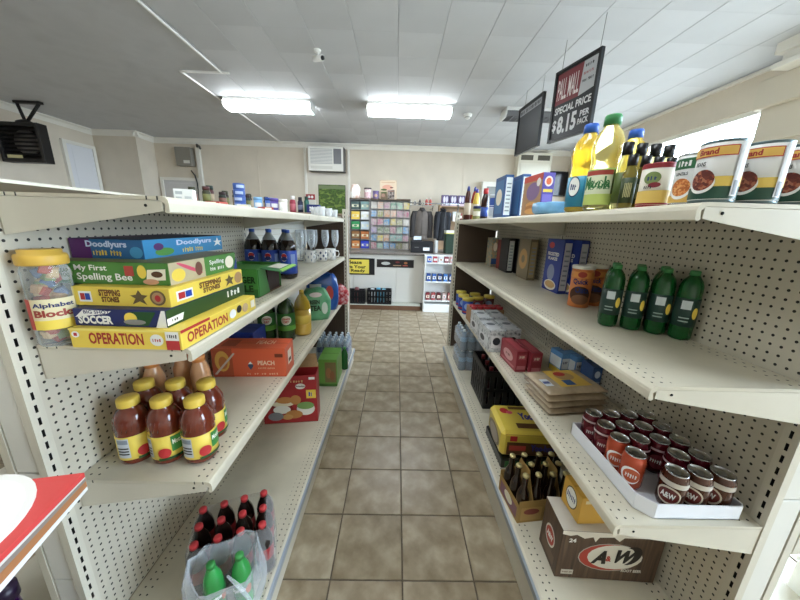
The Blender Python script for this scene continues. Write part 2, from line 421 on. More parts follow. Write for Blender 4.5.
def door(n, axis, a0, a1, h, at, s, col):
    o = T('door_%d' % n, '', ''); del o['label']; del o['category']; o['kind'] = 'structure'
    dm = M(col, .45)
    def bx(mb, p0, p1, z0, z1, t0, t1, mat, c=0):
        lo, hi = sorted((at + s * t0, at + s * t1))
        if axis == 'y': mb.box(lo, hi, p0, p1, z0, z1, mat, c)
        else: mb.box(p0, p1, lo, hi, z0, z1, mat, c)
    b = MB(); bx(b, a0 + .06, a1 - .06, .01, h - .06, .001, .03, dm); b.build('door_leaf', o)
    b = MB()
    for q in range(3):
        z0 = .25 + q * (h - .3) / 3; bx(b, a0 + .16, a1 - .16, z0, z0 + (h - .5) / 3, .03, .036, dm, .003)
    b.build('raised_panel', o)
    b = MB(); bx(b, a0, a0 + .06, 0, h, .001, .05, trimm); bx(b, a1 - .06, a1, 0, h, .001, .05, trimm); bx(b, a0 + .06, a1 - .06, h - .06, h, .001, .05, trimm); b.build('door_frame', o)
    b = MB(); bx(b, a1 - .16, a1 - .11, 1.0, 1.05, .03, .08, M('#b0a890', .3, 1.0), .008); b.build('door_handle', o)
door(1, 'y', 6.0, 6.62, 2.87, XL, 1, '#e3e3e6')
door(2, 'x', -5.25, -4.4, 2.4, YB, -1, '#cfccca')

# ------------------------------------------------------------------ shelving
PAINT = '#d0c9b6'
slotm = M('#0c0c0a', .9); paint = M(PAINT, .42, noise=.04, nscale=5, name='almond_steel')
pegm = holes_mat('pegboard_steel', '#c8c1b0', (1, 2), .0254, .155)
brownm = holes_mat('brown_pegboard', '#4a3a2c', (0, 2), .0254, .13, hole='#1a140e', rough=.7)
railm = M('#9aa3ad', .35, .2, name='grey_price_rail')
def slotted(x, y, z0, z1, w, d, face, s, pitch=.038, sh=.022, sw=.007):
    """upright post with real slots pressed into the face that looks along face*s"""
    mb = MB()
    def P(a, t, z):      # a across the face, t depth below it
        return (x - s * t, y + a, z) if face == 'x' else (x + a, y - s * t, z)
    h = w / 2
    def q(a0, z_0, a1, z_1, t0=0.0, mat=paint): mb.add([P(a0, t0, z_0), P(a1, t0, z_0), P(a1, t0, z_1), P(a0, t0, z_1)], [(0, 1, 2, 3)], mat)
    n = int((z1 - z0 - .02) / pitch); zz = z0
    for i in range(n):
        c = z0 + .02 + pitch * i; lo, hi = c, c + sh
        q(-h, zz, h, lo); q(-h, lo, -sw / 2, hi); q(sw / 2, lo, h, hi)
        e = sw / 2
        mb.add([P(-e, 0, lo), P(e, 0, lo), P(e, 0, hi), P(-e, 0, hi), P(-e, .01, lo), P(e, .01, lo), P(e, .01, hi), P(-e, .01, hi)],
               [(0, 1, 5, 4), (1, 2, 6, 5), (2, 3, 7, 6), (3, 0, 4, 7), (4, 5, 6, 7)], slotm)
        zz = hi
    q(-h, zz, h, z1)
    for a in (-h, h): mb.add([P(a, 0, z0), P(a, d, z0), P(a, d, z1), P(a, 0, z1)], [(0, 1, 2, 3)], paint)
    mb.add([P(-h, d, z0), P(h, d, z0), P(h, d, z1), P(-h, d, z1)], [(0, 1, 2, 3)], paint)
    mb.add([P(-h, 0, z1), P(h, 0, z1), P(h, d, z1), P(-h, d, z1)], [(0, 1, 2, 3)], paint)
    mb.add([P(-h, 0, z0), P(h, 0, z0), P(h, d, z0), P(-h, d, z0)], [(0, 1, 2, 3)], paint)
    return mb
def shelf_mat(xf, xp, s):
    fr = sorted((xf - s * .017, xf - s * .0676)); bk = sorted((xp + s * .02, xp + s * .0708))
    return holes_mat('perforated_shelf', PAINT, (0, 1), .0254, .13, bands=[tuple(fr), tuple(bk)], rough=.38)
def gondola(label, s, xf, xp, xdeck, ys, levels, deckz, top, up_y, slat_far, back_levels):
    g = T('gondola_shelving', label, 'shelving', (xp, ys[0], 0), 0)
    org = (xp, ys[0], 0)
    def put(mb, name, par=g):
        mb.v = [(v[0] - org[0], v[1] - org[1], v[2]) for v in mb.v]
        return mb.build(name, par)
    xr = xp - s * .11                         # the far side's panel face
    sm = shelf_mat(xf, xp, s); dm = shelf_mat(xdeck, xp, s)
    for y in (up_y, ys[1], ys[2] - .03):
        put(slotted(xp + s * .002, y, .0, top, .036, .022, 'x', s), 'upright')
        put(slotted(xr - s * .002, y, .0, top, .03, .022, 'x', -s), 'upright')
    # end cover plates between the two uprights at the near end
    for k, (z0, z1) in enumerate(((.02, .42), (.424, .82), (.824, 1.22), (1.224, top))):
        put(MB().box(xp - s * .024, xr + s * .024, up_y - .014, up_y - .004, z0, z1, M('#dcdad2', .45), .002), 'end_plate')
    for k in range(2):
        y0, y1 = (up_y + .019, ys[1] - .019) if k == 0 else (ys[1] + .019, ys[2] - .05)
        z0 = deckz
        pz = top - .005
        if k == 1 and slat_far:
            p = put(MB().box(xp - s * .012, xp - s * .004, y0, y1, z0, pz, paint), 'back_panel')
            b = MB(); z = levels[1] + .03
            while z < pz - .03:
                b.box(xp - s * .004, xp + s * .003, y0, y1, z, z + .036, M('#dcdad0', .45), .002); z += .042
            o = put(b, 'slat_strips'); o['kind'] = 'stuff'
        else:
            put(MB().box(xp - s * .012, xp, y0, y1, z0, pz, pegm), 'back_panel')
        put(MB().box(xr, xr + s * .012, y0, y1, z0, pz, pegm), 'back_panel')
    def shelf(x_f, x_p, sg, z, y0, y1, mat, name='shelf', lip=.036):
        i = lambda x: x_f - sg * x
        prof = [(x_p, z), (i(.02), z), (i(.008), z - .002), (i(.002), z - .008), (x_f, z - .016), (x_f, z - lip), (i(.006), z - lip - .003), (i(.012), z - lip), (i(.009), z - .018), (i(.02), z - .009), (x_p, z - .009)]
        o = put(MB().prism(prof, 'y', y0, y1, mat), name)
        for yy in (y0 + .003, y1 - .006):
            br = [(i(.016), z - .01), (i(.016), z - lip + .002), (i(.06), z - lip - .006), (x_p + sg * .002, z - .1), (x_p + sg * .002, z - .01)]
            put(MB().prism(br, 'y', yy - .003, yy, paint), 'bracket', o)
        scr = MB(); scr.tube([(i(.055), y0 - .0015, z - .022), (i(.055), y0 + .002, z - .022)], .0035, slotm, 8); put(scr, 'bracket_rivet', o)
        return o
    for z in levels:
        for k in range(2): shelf(xf, xp + s * .003, s, z, ys[k] + .002, ys[k + 1] - .002 - (.03 if k else 0), sm)
    for z, dd in back_levels:
        for k in range(2): shelf(xr - s * dd, xr - s * .003, -s, z, ys[k] + .002, ys[k + 1] - .002 - (.03 if k else 0), paint)
    for k in range(2):
        y0, y1 = ys[k] + .002, ys[k + 1] - .002 - (.03 if k else 0)
        prof = [(xp + s * .003, deckz), (xdeck - s * .012, deckz), (xdeck - s * .003, deckz - .004), (xdeck - s * .003, deckz - .012), (xp + s * .003, deckz - .012)]
        o = put(MB().prism(prof, 'y', y0, y1, dm), 'base_deck')
        put(MB().prism([(xdeck - s * .003, deckz - .003), (xdeck + s * .006, deckz - .008), (xdeck + s * .004, deckz - .04), (xdeck - s * .003, deckz - .044)], 'y', y0, y1, railm), 'price_rail', o)
        put(MB().box(xdeck - s * .02, xdeck - s * .012, y0, y1, .0, deckz - .012, paint), 'kick_plate', o)
        put(MB().box(xp + s * .003, xdeck - s * .02, y0 + .002, y0 + .01, 0, deckz - .012, paint), 'deck_side', o)
        put(MB().box(xr, xr - s * .4, y0, y1, .0, deckz, paint), 'rear_base_deck')
    # end unit: brown panel, posts at its edge
    e = put(MB().box(xp + s * .02, xf - s * .01, ys[2] - .026, ys[2] - .014, .02, top, brownm), 'end_panel')
    put(MB().box(xr - s * .02, xr - s * .39, ys[2] - .026, ys[2] - .014, .02, top, brownm), 'end_panel')
    put(slotted(xf + s * .004, ys[2] - .022, 0, 1.665, .045, .04, 'y', -1), 'end_post')
    put(slotted(xr - s * .4, ys[2] - .022, 0, 1.665, .045, .04, 'y', -1), 'end_post')
    return g
LZ = (.75, 1.187, 1.575); RZ = (.73, 1.16, 1.59); DZ = .155; RDZ = .2
gondola('almond steel gondola shelving holding stacked board games and juice', 1, -.546, -.957, -.452, (.75, 1.93, 3.2), LZ, DZ, 1.58, .715, True, ((1.615, .42), (1.1, .4), (.6, .4)))
gondola('almond steel gondola shelving holding bulk cans, cooking oil and a soda can tray', -1, .63, 1.052, .56, (.65, 1.93, 3.22), RZ, RDZ, 1.6, .668, False, ((1.59, .4), (1.16, .4), (.73, .4)))

# ------------------------------------------------------------------ ceiling lights, signs and wall fixtures
lensm = M('#f3fbff', .3, emit=LAMP, name='lit_prismatic_lens')
def ceiling_light(label, x0, x1, y, lit):
    o = T('ceiling_light', label, 'light', ((x0 + x1) / 2, y, CEIL), 0, 'fluorescent ceiling lights'); w = (x1 - x0) / 2
    hm = M('#e9e9e6', .4)
    MB().box(-w, w, -.13, .13, -.045, -.001, hm, .004).build('housing', o)
    for s_ in (-1, 1): MB().prism([(-.14, -.045), (-.14, -.1), (-.09, -.135), (.09, -.135), (.14, -.1), (.14, -.045)], 'x', s_ * w - .008, s_ * w + .008, hm).build('end_cap', o)
    if lit:
        b = MB(); pts = [(-.13, -.046), (-.13, -.1), (-.085, -.128), (.085, -.128), (.13, -.1), (.13, -.046)]
        b.prism(pts, 'x', -w + .008, w - .008, lensm); le = b.build('lens', o)
        r = MB()
        for k in range(15):
            a = -w + .05 + k * (2 * w - .1) / 14; r.box(a - .004, a + .004, -.1, -.084, -.131, -.11, hm)
        r.build('lens_ribs', le)['kind'] = 'stuff'
    else:
        b = MB()
        for k in range(13): a = -w + .02 + k * (2 * w - .04) / 12; b.box(a - .003, a + .003, -.12, .12, -.12, -.05, M('#77777a', .4))
        for k in range(5): a = -.12 + k * .06; b.box(-w + .01, w - .01, a - .003, a + .003, -.12, -.05, M('#77777a', .4))
        b.build('egg_crate_louver', o)
ceiling_light('lit fluorescent ceiling light beside the cable raceway', -2.48, -1.26, 4.86, True)
ceiling_light('lit fluorescent ceiling light above the middle of the aisle', -.47, .73, 4.86, True)
ceiling_light('added unseen fluorescent ceiling light brightening the near end of the aisle', -.47, .73, .9, True)  # added out of view, modelled on the far row, to brighten the near shelves
ceiling_light('added unseen fluorescent ceiling light brightening the near end left of the aisle', -2.48, -1.26, .9, True)  # second added lamp, also out of view, lifts the shelf brightness
ceiling_light('unlit ceiling light with louver behind the hanging signs', 1.5, 2.72, 4.86, False)
rw = T('cable_raceway', 'white cable raceway running along the ceiling with a jog', 'raceway', (-2.09, 2.0, CEIL))
for nm, (a, b_, c, d) in {'a': (-2.1, -2.08, 1.2, 4.03), 'b': (-2.57, -2.0, 4.02, 4.045), 'c': (-2.57, -2.55, 4.03, 7.05)}.items():
    MB().box(a + 2.09, b_ + 2.09, c - 2.0, d - 2.0, -.02, 0, M('#efeeea', .4), .003).build('raceway_run', rw)
sc_ = T('security_camera', 'small white bullet security camera mounted on the ceiling', 'camera', (-.84, 3.5, CEIL), .5)
MB().lathe([(0, -.02), (.03, -.02), (.035, 0), (0, 0)], WHITE, 16).build('mount', sc_)
MB().tube([(0, 0, -.015), (0.01, .01, -.05)], .01, WHITE).build('arm', sc_)
b = MB(); b.tube([(-.02, .06, -.06), (.03, -.06, -.085)], .027, WHITE, 14); b.build('barrel', sc_)
MB().tube([(.029, -.058, -.0848), (.033, -.07, -.087)], .02, BLACK, 14).build('lens', sc_)
sd = T('smoke_detector', 'small round white detector on ceiling near the middle light', 'detector', (1.03, 5.1, CEIL))
MB().lathe([(0, -.07), (.03, -.065), (.04, -.045), (.06, -.03), (.065, 0), (0, 0)], WHITE, 20).build('detector_body', sd)
MB().lathe([(.041, -.05), (.046, -.046), (.041, -.042)], GREY, 20).build('vent_ring', sd)

def hung_sign(label, p0, p1, ztop, h, wires, ops):
    """p0 far-left top corner, p1 near-right top corner (plan); the front looks at the aisle"""
    v = Vector((p1[0] - p0[0], p1[1] - p0[1])); L = v.length; a = math.atan2(v.y, v.x); mid = ((p0[0] + p1[0]) / 2, (p0[1] + p1[1]) / 2, ztop - h)
    o = T('hanging_sign', label, 'sign', mid, a); fm = M('#1c1c1e', .35)
    t = .018
    for x0, x1, z0, z1 in ((-L / 2, -L / 2 + .025, 0, h), (L / 2 - .025, L / 2, 0, h), (-L / 2 + .025, L / 2 - .025, 0, .025), (-L / 2 + .025, L / 2 - .025, h - .025, h)):
        MB().box(x0, x1, -t, t, z0, z1, fm, .002).build('frame_bar', o)
    MB().box(-L / 2 + .025, L / 2 - .025, -.008, .008, .025, h - .025, M('#232327', .4)).build('board', o)
    prints({'front': ops}, (L, .016, h), o)
    for u in wires: MB().tube([(u * L - L / 2, 0, h), (u * L - L / 2 + .01, 0, CEIL - ztop + h)], .0028, GREY, 6).build('hanger_wire', o)
maroon = M('#7d2630', .4); sw = M('#d4d4d4', .5)
hung_sign('hanging black framed price sign with a red panel and $8.15', (1.475, 3.25), (1.61, 2.79), 2.955, .61, (.12, .93),
          [('r', .07, .52, .66, .94, maroon), ('p', [(.66, .94), (.62, .52), (.94, .56), (.94, .94)], M('#b9babc', .4)),
           ('t', 'PALL MALL', .1, .58, .6, .86, M('#e5d8d4', .4), .01), ('t', 'SPECIAL PRICE', .1, .38, .92, .48, sw, .03),
           ('t', '$', .08, .13, .18, .31, sw, .03), ('t', '8.15', .21, .09, .66, .34, sw, .04), ('t', 'PER', .73, .23, .93, .31, sw, .03), ('t', 'PACK', .7, .13, .93, .21, sw, .03),
           ('t', 'REAL', .7, .85, .88, .89, DGREY, .02), ('t', 'TOBACCO', .68, .76, .9, .8, M('#a8555a', .4), .02), ('t', 'REAL VALUE', .67, .67, .91, .71, DGREY, .02)])
hung_sign('hanging black framed menu board, empty below its heading', (1.56, 4.36), (1.61, 3.79), 3.02, .56, (.22, .9),
          [('r', .06, .81, .94, .93, M('#9a9a9e', .4)), ('t', 'BUY CIGARETTES', .09, .835, .91, .905, DGREY, .02), ('r', .08, .07, .92, .8, M('#2c2c30', .45))])

ht = T('unit_heater', 'black ceiling-hung unit heater with louvers and a bracket', 'heater', (-5.78, 5.2, 2.3), .03)
hm_ = M('#1c1918', .5)
for a in ((-.32, -.27, 0, .56), (.27, .32, 0, .56), (-.27, .27, 0, .05), (-.27, .27, .51, .56)): MB().box(a[0], a[1], -.16, -.02, a[2], a[3], hm_, .004).build('casing_side', ht)
MB().box(-.27, .27, -.03, -.02, .05, .51, M('#2c2826', .6)).build('casing_back', ht)
bb = MB(); bb.tube([(0, -.06, .3), (0, -.031, .3)], .18, M('#8b8683', .5), 24); bb.build('fan_disc', ht)
for k in range(7): MB().prism([(-.15, .1 + k * .058), (-.146, .1 + k * .058), (-.11, .135 + k * .058), (-.114, .135 + k * .058)], 'x', -.27, .27, hm_).build('louver', ht)
MB().box(-.22, .0, -.163, -.16, .055, .1, M('#cfc58c', .5)).build('rating_plate', ht)
MB().lathe([(0, .561), (.12, .561), (.1, .6), (.05, .625), (0, .63)], hm_, 18).build('swivel', ht)
top_ = CEIL - 2.3
MB().tube([(0, 0, .6), (-.06, 0, top_ - .03)], .028, hm_, 4).build('bracket_arm', ht)
MB().tube([(0.02, 0, .6), (.26, 0, top_ - .03)], .028, hm_, 4).build('bracket_arm', ht)
MB().box(-.09, .3, -.03, .03, top_ - .035, top_, hm_).build('bracket_plate', ht)

eb = T('electrical_box', 'grey steel electrical box high on the back wall', 'box', (-4.62, YB, 2.63))
MB().box(-.165, .165, -.14, 0, 0, .37, M('#8d887e', .5), .006).build('enclosure', eb)
MB().box(.0, .13, -.143, -.14, .05, .11, M('#dedcd4', .5)).build('label_plate', eb)
pp = T('conduit_pipe', 'white vertical conduit pipe with camera elbow on the back wall', 'pipe', (-4.35, YB - .035, 0))
MB().box(-.045, .045, -.03, .03, 1.0, 3.02, M('#e3ded2', .5), .008).build('pipe_run', pp)
MB().tube([(0, 0, 3.02), (.03, -.06, 3.06), (.1, -.1, 3.02), (.13, -.12, 2.97)], .022, M('#4a4844', .5), 8).build('elbow', pp)
MB().tube([(-.2, 0, 2.55), (-.12, -.02, 2.45), (-.09, -.02, 2.3), (-.1, -.02, 1.6)], .014, DGREY, 6).build('cable', pp)

def air_con(name, label, x0, x1, y, z0, z1, d):
    o = T(name, label, 'air conditioner', ((x0 + x1) / 2, YB, z0)); w = (x1 - x0) / 2; h = z1 - z0
    cm_ = M('#e4e2da', .45)
    MB().box(-w, w, -d, 0, 0, h, M('#5e5a55', .5), .006).build('casing', o)
    MB().box(-w, w * .95, -d - .03, -d, 0, h, cm_, .008).build('face', o)
    for k in range(11): MB().box(-w + .05, w * .35, -d - .036, -d - .03, h * .3 + k * h * .058, h * .3 + k * h * .058 + .012, M('#a9aaaa', .5)).build('grille_slat', o)
    MB().box(w * .42, w * .85, -d - .034, -d - .03, h * .3, h * .92, M('#6c6d70', .4)).build('control_panel', o)
    MB().box(-w + .05, w * .35, -d - .034, -d - .03, h * .08, h * .2, M('#d1cfc6', .5)).build('drain_vent', o)
    return o
air_con('air_conditioner', 'white window air conditioner above the green poster', -1.93, -1.17, YB, 2.6, 3.08, .2)
S('trim_9', MB().box(-2.05, -1.13, YB - .02, YB, 1.3, 2.58, M('#dcd3c2', .7)).box(-2.08, -2.03, YB - .03, YB, 1.3, 3.09, trimm).box(-1.13, -1.08, YB - .03, YB, 1.3, 3.09, trimm))
o = T('air_conditioner', 'cream window unit with two vents behind the menu board', 'air conditioner', (2.92, YB, 2.55))
MB().box(-.36, .36, -.2, 0, 0, .55, M('#ddd6c2', .5), .008).build('casing', o)
for s_ in (-1, 1): MB().box(s_ * .18 - .13, s_ * .18 + .13, -.206, -.2, .4, .5, M('#5c574c', .6)).build('vent', o)
MB().box(-.3, .3, -.212, -.2, .05, .34, M('#e6dfcd', .5), .004).build('front_cover', o)
tv = T('monitor', 'black flat monitor on the back wall beyond the pancake mix', 'monitor', (3.53, YB - .021, 2.25))
MB().box(-.22, .22, -.05, 0, 0, .52, BLACK, .006).build('bezel', tv); MB().box(-.2, .2, -.052, -.05, .02, .5, M('#0b0c12', .15)).build('screen', tv)
MB().box(-.05, .05, 0.0, .02, .2, .3, DGREY).build('wall_bracket', tv)
wf = T('wall_cabinet', 'small cream cabinet with a glass front on the back wall', 'cabinet', (2.15, YB, 1.95))
MB().box(-.3, .3, -.15, 0, 0, .55, M('#e8e2d4', .5), .006).build('carcass', wf); MB().box(-.2, .2, -.156, -.15, .1, .45, M('#8d8f8c', .15)).build('glass_door', wf)
# ------------------------------------------------------------------ left shelves: board games
cream = M('#f3ead2', .5); navy = M('#1c2a6b', .4); orange = M('#e8641b', .4); brown = M('#5a3a22', .6); purple = M('#5d2a6e', .4)
teal = M('#1a86b8', .4); lgreen = M('#4f9b34', .4); dgreen = M('#1d4d24', .45); pink = M('#e04a6a', .45); tan = M('#c9a778', .7)
zs = LZ[1] + .0006
carton('board_game', 'yellow board game box with red capital lettering, lowest in the stack', 'board game', (-.70, .945, zs), (.29, .41, .054), -.01, YEL,
  {'front': [('r', 0, .9, 1, 1, M('#f8e35a', .4)), ('t', 'OPERATION', .17, .22, .66, .82, M('#b3241c', .4), .03), ('d', .78, .5, .06, .3, WHITE), ('t', 'GAME', .74, .4, .82, .58, RED, .02), ('d', .06, .7, .035, .16, WHITE), ('r', .045, .62, .075, .78, RED), ('r', .865, .5, .985, .95, WHITE), ('t', 'SKILL', .88, .62, .97, .82, DGREY, .02), ('r', .865, .02, .985, .5, RED)],
   'right': [('r', 0, .85, .3, 1, RED), ('t', 'OPERATION', .05, .2, .52, .76, M('#b3241c', .4), .03), ('d', .6, .5, .05, .28, WHITE), ('d', .7, .6, .04, .25, DGREY), ('d', .8, .5, .05, .3, tan), ('r', .9, .25, .97, .75, cream)]}, 'board games stacked on the upper shelf')
carton('board_game', 'navy and green soccer game box above the lowest yellow box', 'board game', (-.722, .96, zs + .0545), (.245, .40, .047), -.015, navy,
  {'front': [('p', [(.02, .5), (.12, .95), (.42, .9), (.38, .75)], WHITE), ('t', 'BIG SHOT', .12, .72, .4, .92, navy, .02), ('t', 'SOCCER', .05, .12, .42, .62, WHITE, .05), ('p', [(.55, .1), (.62, .9), (.9, .9), (.8, .1)], dgreen), ('d', .62, .5, .07, .35, YEL), ('p', [(.88, 0), (.96, 1), (1, 1), (1, 0)], WHITE), ('d', .66, .3, .12, .16, GREY)],
   'right': [('r', 0, 0, 1, 1, M('#2c4a22', .5)), ('t', 'GAME', .7, .3, .92, .8, WHITE, .04), ('p', [(0, .1), (.14, .15), (.16, .55), (0, .5)], WHITE), ('t', '5-8', .04, .25, .1, .42, DGREY, .02)]}, 'board games stacked on the upper shelf')
carton('board_game', 'yellow game box with stone badges in the middle of the stack', 'board game', (-.735, .975, zs + .102), (.265, .37, .052), -.02, YEL,
  {'front': [('r', .07, .2, .2, .75, WHITE), ('r', .085, .3, .13, .65, RED), ('r', .135, .3, .185, .65, BLUE), ('t', 'STEPPING', .28, .52, .5, .88, M('#7a4a16', .4), .05), ('t', 'STONES', .3, .2, .48, .5, M('#7a4a16', .4), .05), ('p', [(.61, .12), (.65, .45), (.6, .6), (.66, .65), (.69, .9), (.72, .65), (.78, .62), (.73, .42), (.76, .12), (.69, .3)], M('#6e5a30', .6)), ('d', .88, .5, .08, .4, M('#7a6236', .6)), ('d', .88, .5, .06, .3, M('#b98e5a', .6)), ('d', .88, .48, .03, .18, RED)],
   'right': [('r', .06, .2, .24, .75, WHITE), ('r', .08, .3, .15, .65, RED), ('r', .155, .3, .225, .65, BLUE), ('t', 'STEPPING', .32, .52, .62, .88, M('#7a4a16', .4), .05), ('t', 'STONES', .36, .2, .6, .5, M('#7a4a16', .4), .05), ('p', [(.69, .12), (.72, .45), (.68, .6), (.73, .65), (.75, .9), (.78, .65), (.83, .62), (.79, .42), (.81, .12), (.75, .3)], M('#6e5a30', .6)), ('d', .91, .5, .07, .4, M('#b98e5a', .6))]}, 'board games stacked on the upper shelf')
carton('board_game', 'green spelling game box with white lettering, second from the top', 'board game', (-.785, 1.0, zs + .1545), (.315, .35, .062), .0, M('#4a8a2e', .45),
  {'front': [('d', .09, .5, .075, .36, cream), ('t', 'LEAP', .045, .5, .135, .68, M('#3d7a2a', .4), .02), ('t', 'FROG', .045, .3, .135, .48, M('#3d7a2a', .4), .02), ('t', 'My First', .19, .54, .47, .86, WHITE, .02), ('t', 'Spelling Bee', .2, .1, .68, .5, WHITE, .02), ('r', .62, .4, .7, .85, M('#b93a2a', .5)), ('d', .77, .6, .04, .3, YEL), ('p', [(.8, .2), (.82, .7), (.98, .75), (.97, .25)], cream), ('d', .9, .5, .05, .14, brown), ('d', .84, .16, .07, .13, M('#d79a76', .6))],
   'right': [('r', .0, .0, .45, 1, M('#c3b48c', .6)), ('d', .1, .4, .08, .3, YEL), ('d', .25, .6, .04, .4, pink, .4), ('d', .36, .5, .05, .35, M('#7a4a3a', .5)), ('t', 'Spelling', .52, .5, .76, .8, WHITE, .02), ('t', 'and more', .52, .2, .76, .42, WHITE, .02), ('d', .86, .5, .08, .36, cream), ('p', [(.93, 0), (1, .7), (1, 0)], M('#3a4f9a', .5))],
   'top': [('r', .0, .0, 1, .3, M('#8a8a4a', .5)), ('r', .3, .3, 1, 1, M('#9a8a66', .5))]}, 'board games stacked on the upper shelf')
carton('board_game', 'blue and purple craft kit box on top of the board games', 'board game', (-.845, 1.09, zs + .217), (.21, .40, .056), .0, M('#1565a0', .45),
  {'front': [('r', 0, 0, .28, 1, M('#5a1f66', .45)), ('t', 'Doodlyurs', .22, .5, .78, .92, M('#c9d8f2', .4), .04), ('t', 'PAINT YOUR', .3, .15, .7, .45, YEL, .03), ('d', .9, .35, .09, .3, M('#2a9ad0', .4))],
   'right': [('r', 0, 0, 1, 1, M('#1d8cc4', .45)), ('t', 'Doodlyurs', .34, .5, .82, .9, M('#c9d8f2', .4), .04), ('t', 'PAINT YOUR', .4, .12, .68, .42, YEL, .03), ('p', [(.86, .3), (.89, .55), (.85, .65), (.9, .66), (.92, .9), (.94, .66), (.99, .65), (.95, .5), (.97, .28), (.92, .42)], WHITE), ('d', .2, .3, .1, .22, lgreen), ('d', .14, .6, .05, .2, purple)],
   'top': [('r', 0, 0, 1, 1, M('#23264a', .5)), ('r', 0, 0, .35, .5, M('#3d1a4a', .5))]}, 'board games stacked on the upper shelf')

clear = film('clear_plastic', '#dfe6e8', .14, .08); clear_tint = film('hazy_plastic', '#e9eef2', .3, .15)
j = T('block_jar', 'clear jar of alphabet blocks with a yellow lid beside the board games', 'jar', (-.906, .775, zs), facing(-.9, .766) * .6)
MB().lathe([(0, .002), (.04, .002), (.045, .01), (.045, .2), (.041, .212), (.041, .216)], clear, 24, sq=.0).build('jar_body', j)
MB().lathe([(.0, .214), (.046, .214), (.0475, .218), (.0475, .236), (.045, .241), (.039, .242), (.039, .252), (.0, .252)], M('#dfae12', .4), 24).build('lid', j)
w_ = MB(); w_.patch(-.05, .05, .06, .13, CYL(.0455), M('#e8d9a8', .5), 10); w_.patch(-.05, .05, -.03, .13, CYL(.0459), M('#c4392c', .5), 4); w_.patch(-.03, .05, .06, .075, CYL(.0459), YEL, 6)
lb = w_.build('label', j)
t_ = MB(); t_.text('Alphabet', -.025, .105, .055, .12, CYL(.0463), navy, .03); t_.text('Blocks', -.025, .083, .055, .102, CYL(.0463), M('#a83a2a', .4), .04); t_.build('lettering', lb)
bm = [M(c, .7) for c in ('#c9a26a', '#b0432f', '#b98d58', '#7d8f4e', '#d0ad78', '#5c6f93')]
rnd = random.Random(3)
for k in range(44):
    a = rnd.uniform(0, 2 * PI); r = .025 * math.sqrt(rnd.random()); z = .006 + .0043 * k
    o = MB().box(-.011, .011, -.011, .011, -.011, .011, bm[k % 6], .002).build('toy_block', j)
    o.location = (r * math.cos(a), r * math.sin(a), z + .01); o.rotation_euler = (rnd.uniform(-.5, .5), rnd.uniform(-.5, .5), a)

# cola bottles, open carton, flutes and mugs
PET2 = [(0, .0), (.03, .0), (.046, .006), (.05, .02), (.05, .17), (.049, .19), (.042, .215), (.026, .245), (.015, .262), (.0135, .275)]
def cap(z, r=.0155, h=.018): return [(0, z), (r, z), (r, z + h - .003), (r - .002, z + h), (0, z + h)]
cola = M('#1a0d0a', .08, coat=.5)
k0 = bottle('soda_bottle', 'blue-capped cola bottle with blue label nearest the open green carton', 'bottle', (-.66, 1.84, zs), PET2, cola, cap(.272), M('#2456b8', .35), (.03, .17, .0508, M('#1a49b8', .35)), facing(-.66, 1.84), 'blue-capped cola bottles on the upper shelf', 20, 0,
            [('d', -.5, .72, .36, .17, WHITE), ('d', -.5, .77, .33, .1, RED), ('d', -.5, .66, .33, .09, navy), ('r', .25, .3, .8, .85, M('#7f9ad8', .4))])
nk = MB().lathe([(.0365, .2295), (.0265, .2455), (.0157, .2625), (.014, .272)], film('empty_neck', '#cfd6d8', .35, .1), 20).build('neck', k0)
for (x, y, l) in ((-.77, 1.845, 'blue-capped cola bottle in the front of the group, left of the nearest'), (-.878, 1.86, 'blue-capped cola bottle closest to the slatted back panel, front row'),
                  (-.825, 1.965, 'blue-capped cola bottle in the back row by the slatted panel'), (-.715, 1.945, 'blue-capped cola bottle in the back row, its cap highest')):
    dup(k0, (x, y, zs), facing(x, y) + .2, l)
bx_ = T('open_carton', 'green open soda carton with a raised flap on the upper shelf', 'carton', (-.715, 1.45, zs)); gm = M('#3f8f2f', .5); kr = M('#6d4a2e', .85)
MB().box(-.1, .1, -.135, .135, 0, .004, kr).box(-.1, .1, -.135, -.131, .004, .13, gm).box(-.1, .1, .131, .135, .004, .13, gm).box(-.1, -.096, -.131, .131, .004, .13, gm).box(-.096, .1, -.131, .03, .126, .13, gm).build('carton_body', bx_)
MB().box(-.09, .097, -.02, .12, .006, .118, M('#2a100c', .6)).build('carton_liner', bx_)
fl_ = MB().add([(.1, -.1, .13), (.1, .1, .13), (.19, .13, .118), (.19, -.07, .112), (.0985, -.1, .127), (.0985, .1, .127), (.19, .13, .115), (.19, -.07, .109)], [(0, 1, 2, 3), (4, 7, 6, 5), (0, 4, 5, 1), (2, 6, 7, 3), (1, 5, 6, 2), (0, 3, 7, 4)], M('#2f7a45', .5)).build('flap', bx_)
MB().add([(.115, -.06, .1312), (.115, .07, .1312), (.165, .085, .1256), (.165, -.035, .1216)], [(0, 1, 2, 3)], M('#d8d6cc', .5)).add([(.172, -.06, .1206), (.172, .12, .1246), (.189, .127, .1192), (.189, -.067, .1138)], [(0, 1, 2, 3)], M('#8fd04a', .5)).build('flap_print', fl_)
MB().add([(.1, -.131, .004), (.1, -.02, .004), (.1, -.06, .126), (.1, -.131, .126), (.104, -.131, .004), (.104, -.02, .004), (.104, -.06, .126), (.104, -.131, .126)], [(0, 1, 2, 3), (4, 7, 6, 5), (0, 4, 5, 1), (1, 5, 6, 2), (2, 6, 7, 3), (3, 7, 4, 0)], M('#2f7a2a', .5)).build('side_panel', bx_)
prints({'front': [('r', 0, 0, 1, .3, M('#2b6a24', .5)), ('t', 'GINGER', .36, .5, .96, .74, M('#17330f', .5), .04), ('t', 'ALE', .55, .2, .9, .44, M('#17330f', .5), .04)]}, (.2, .27, .13), bx_)
glass = film('clear_glass', '#eef2f4', .25, .03, .8)
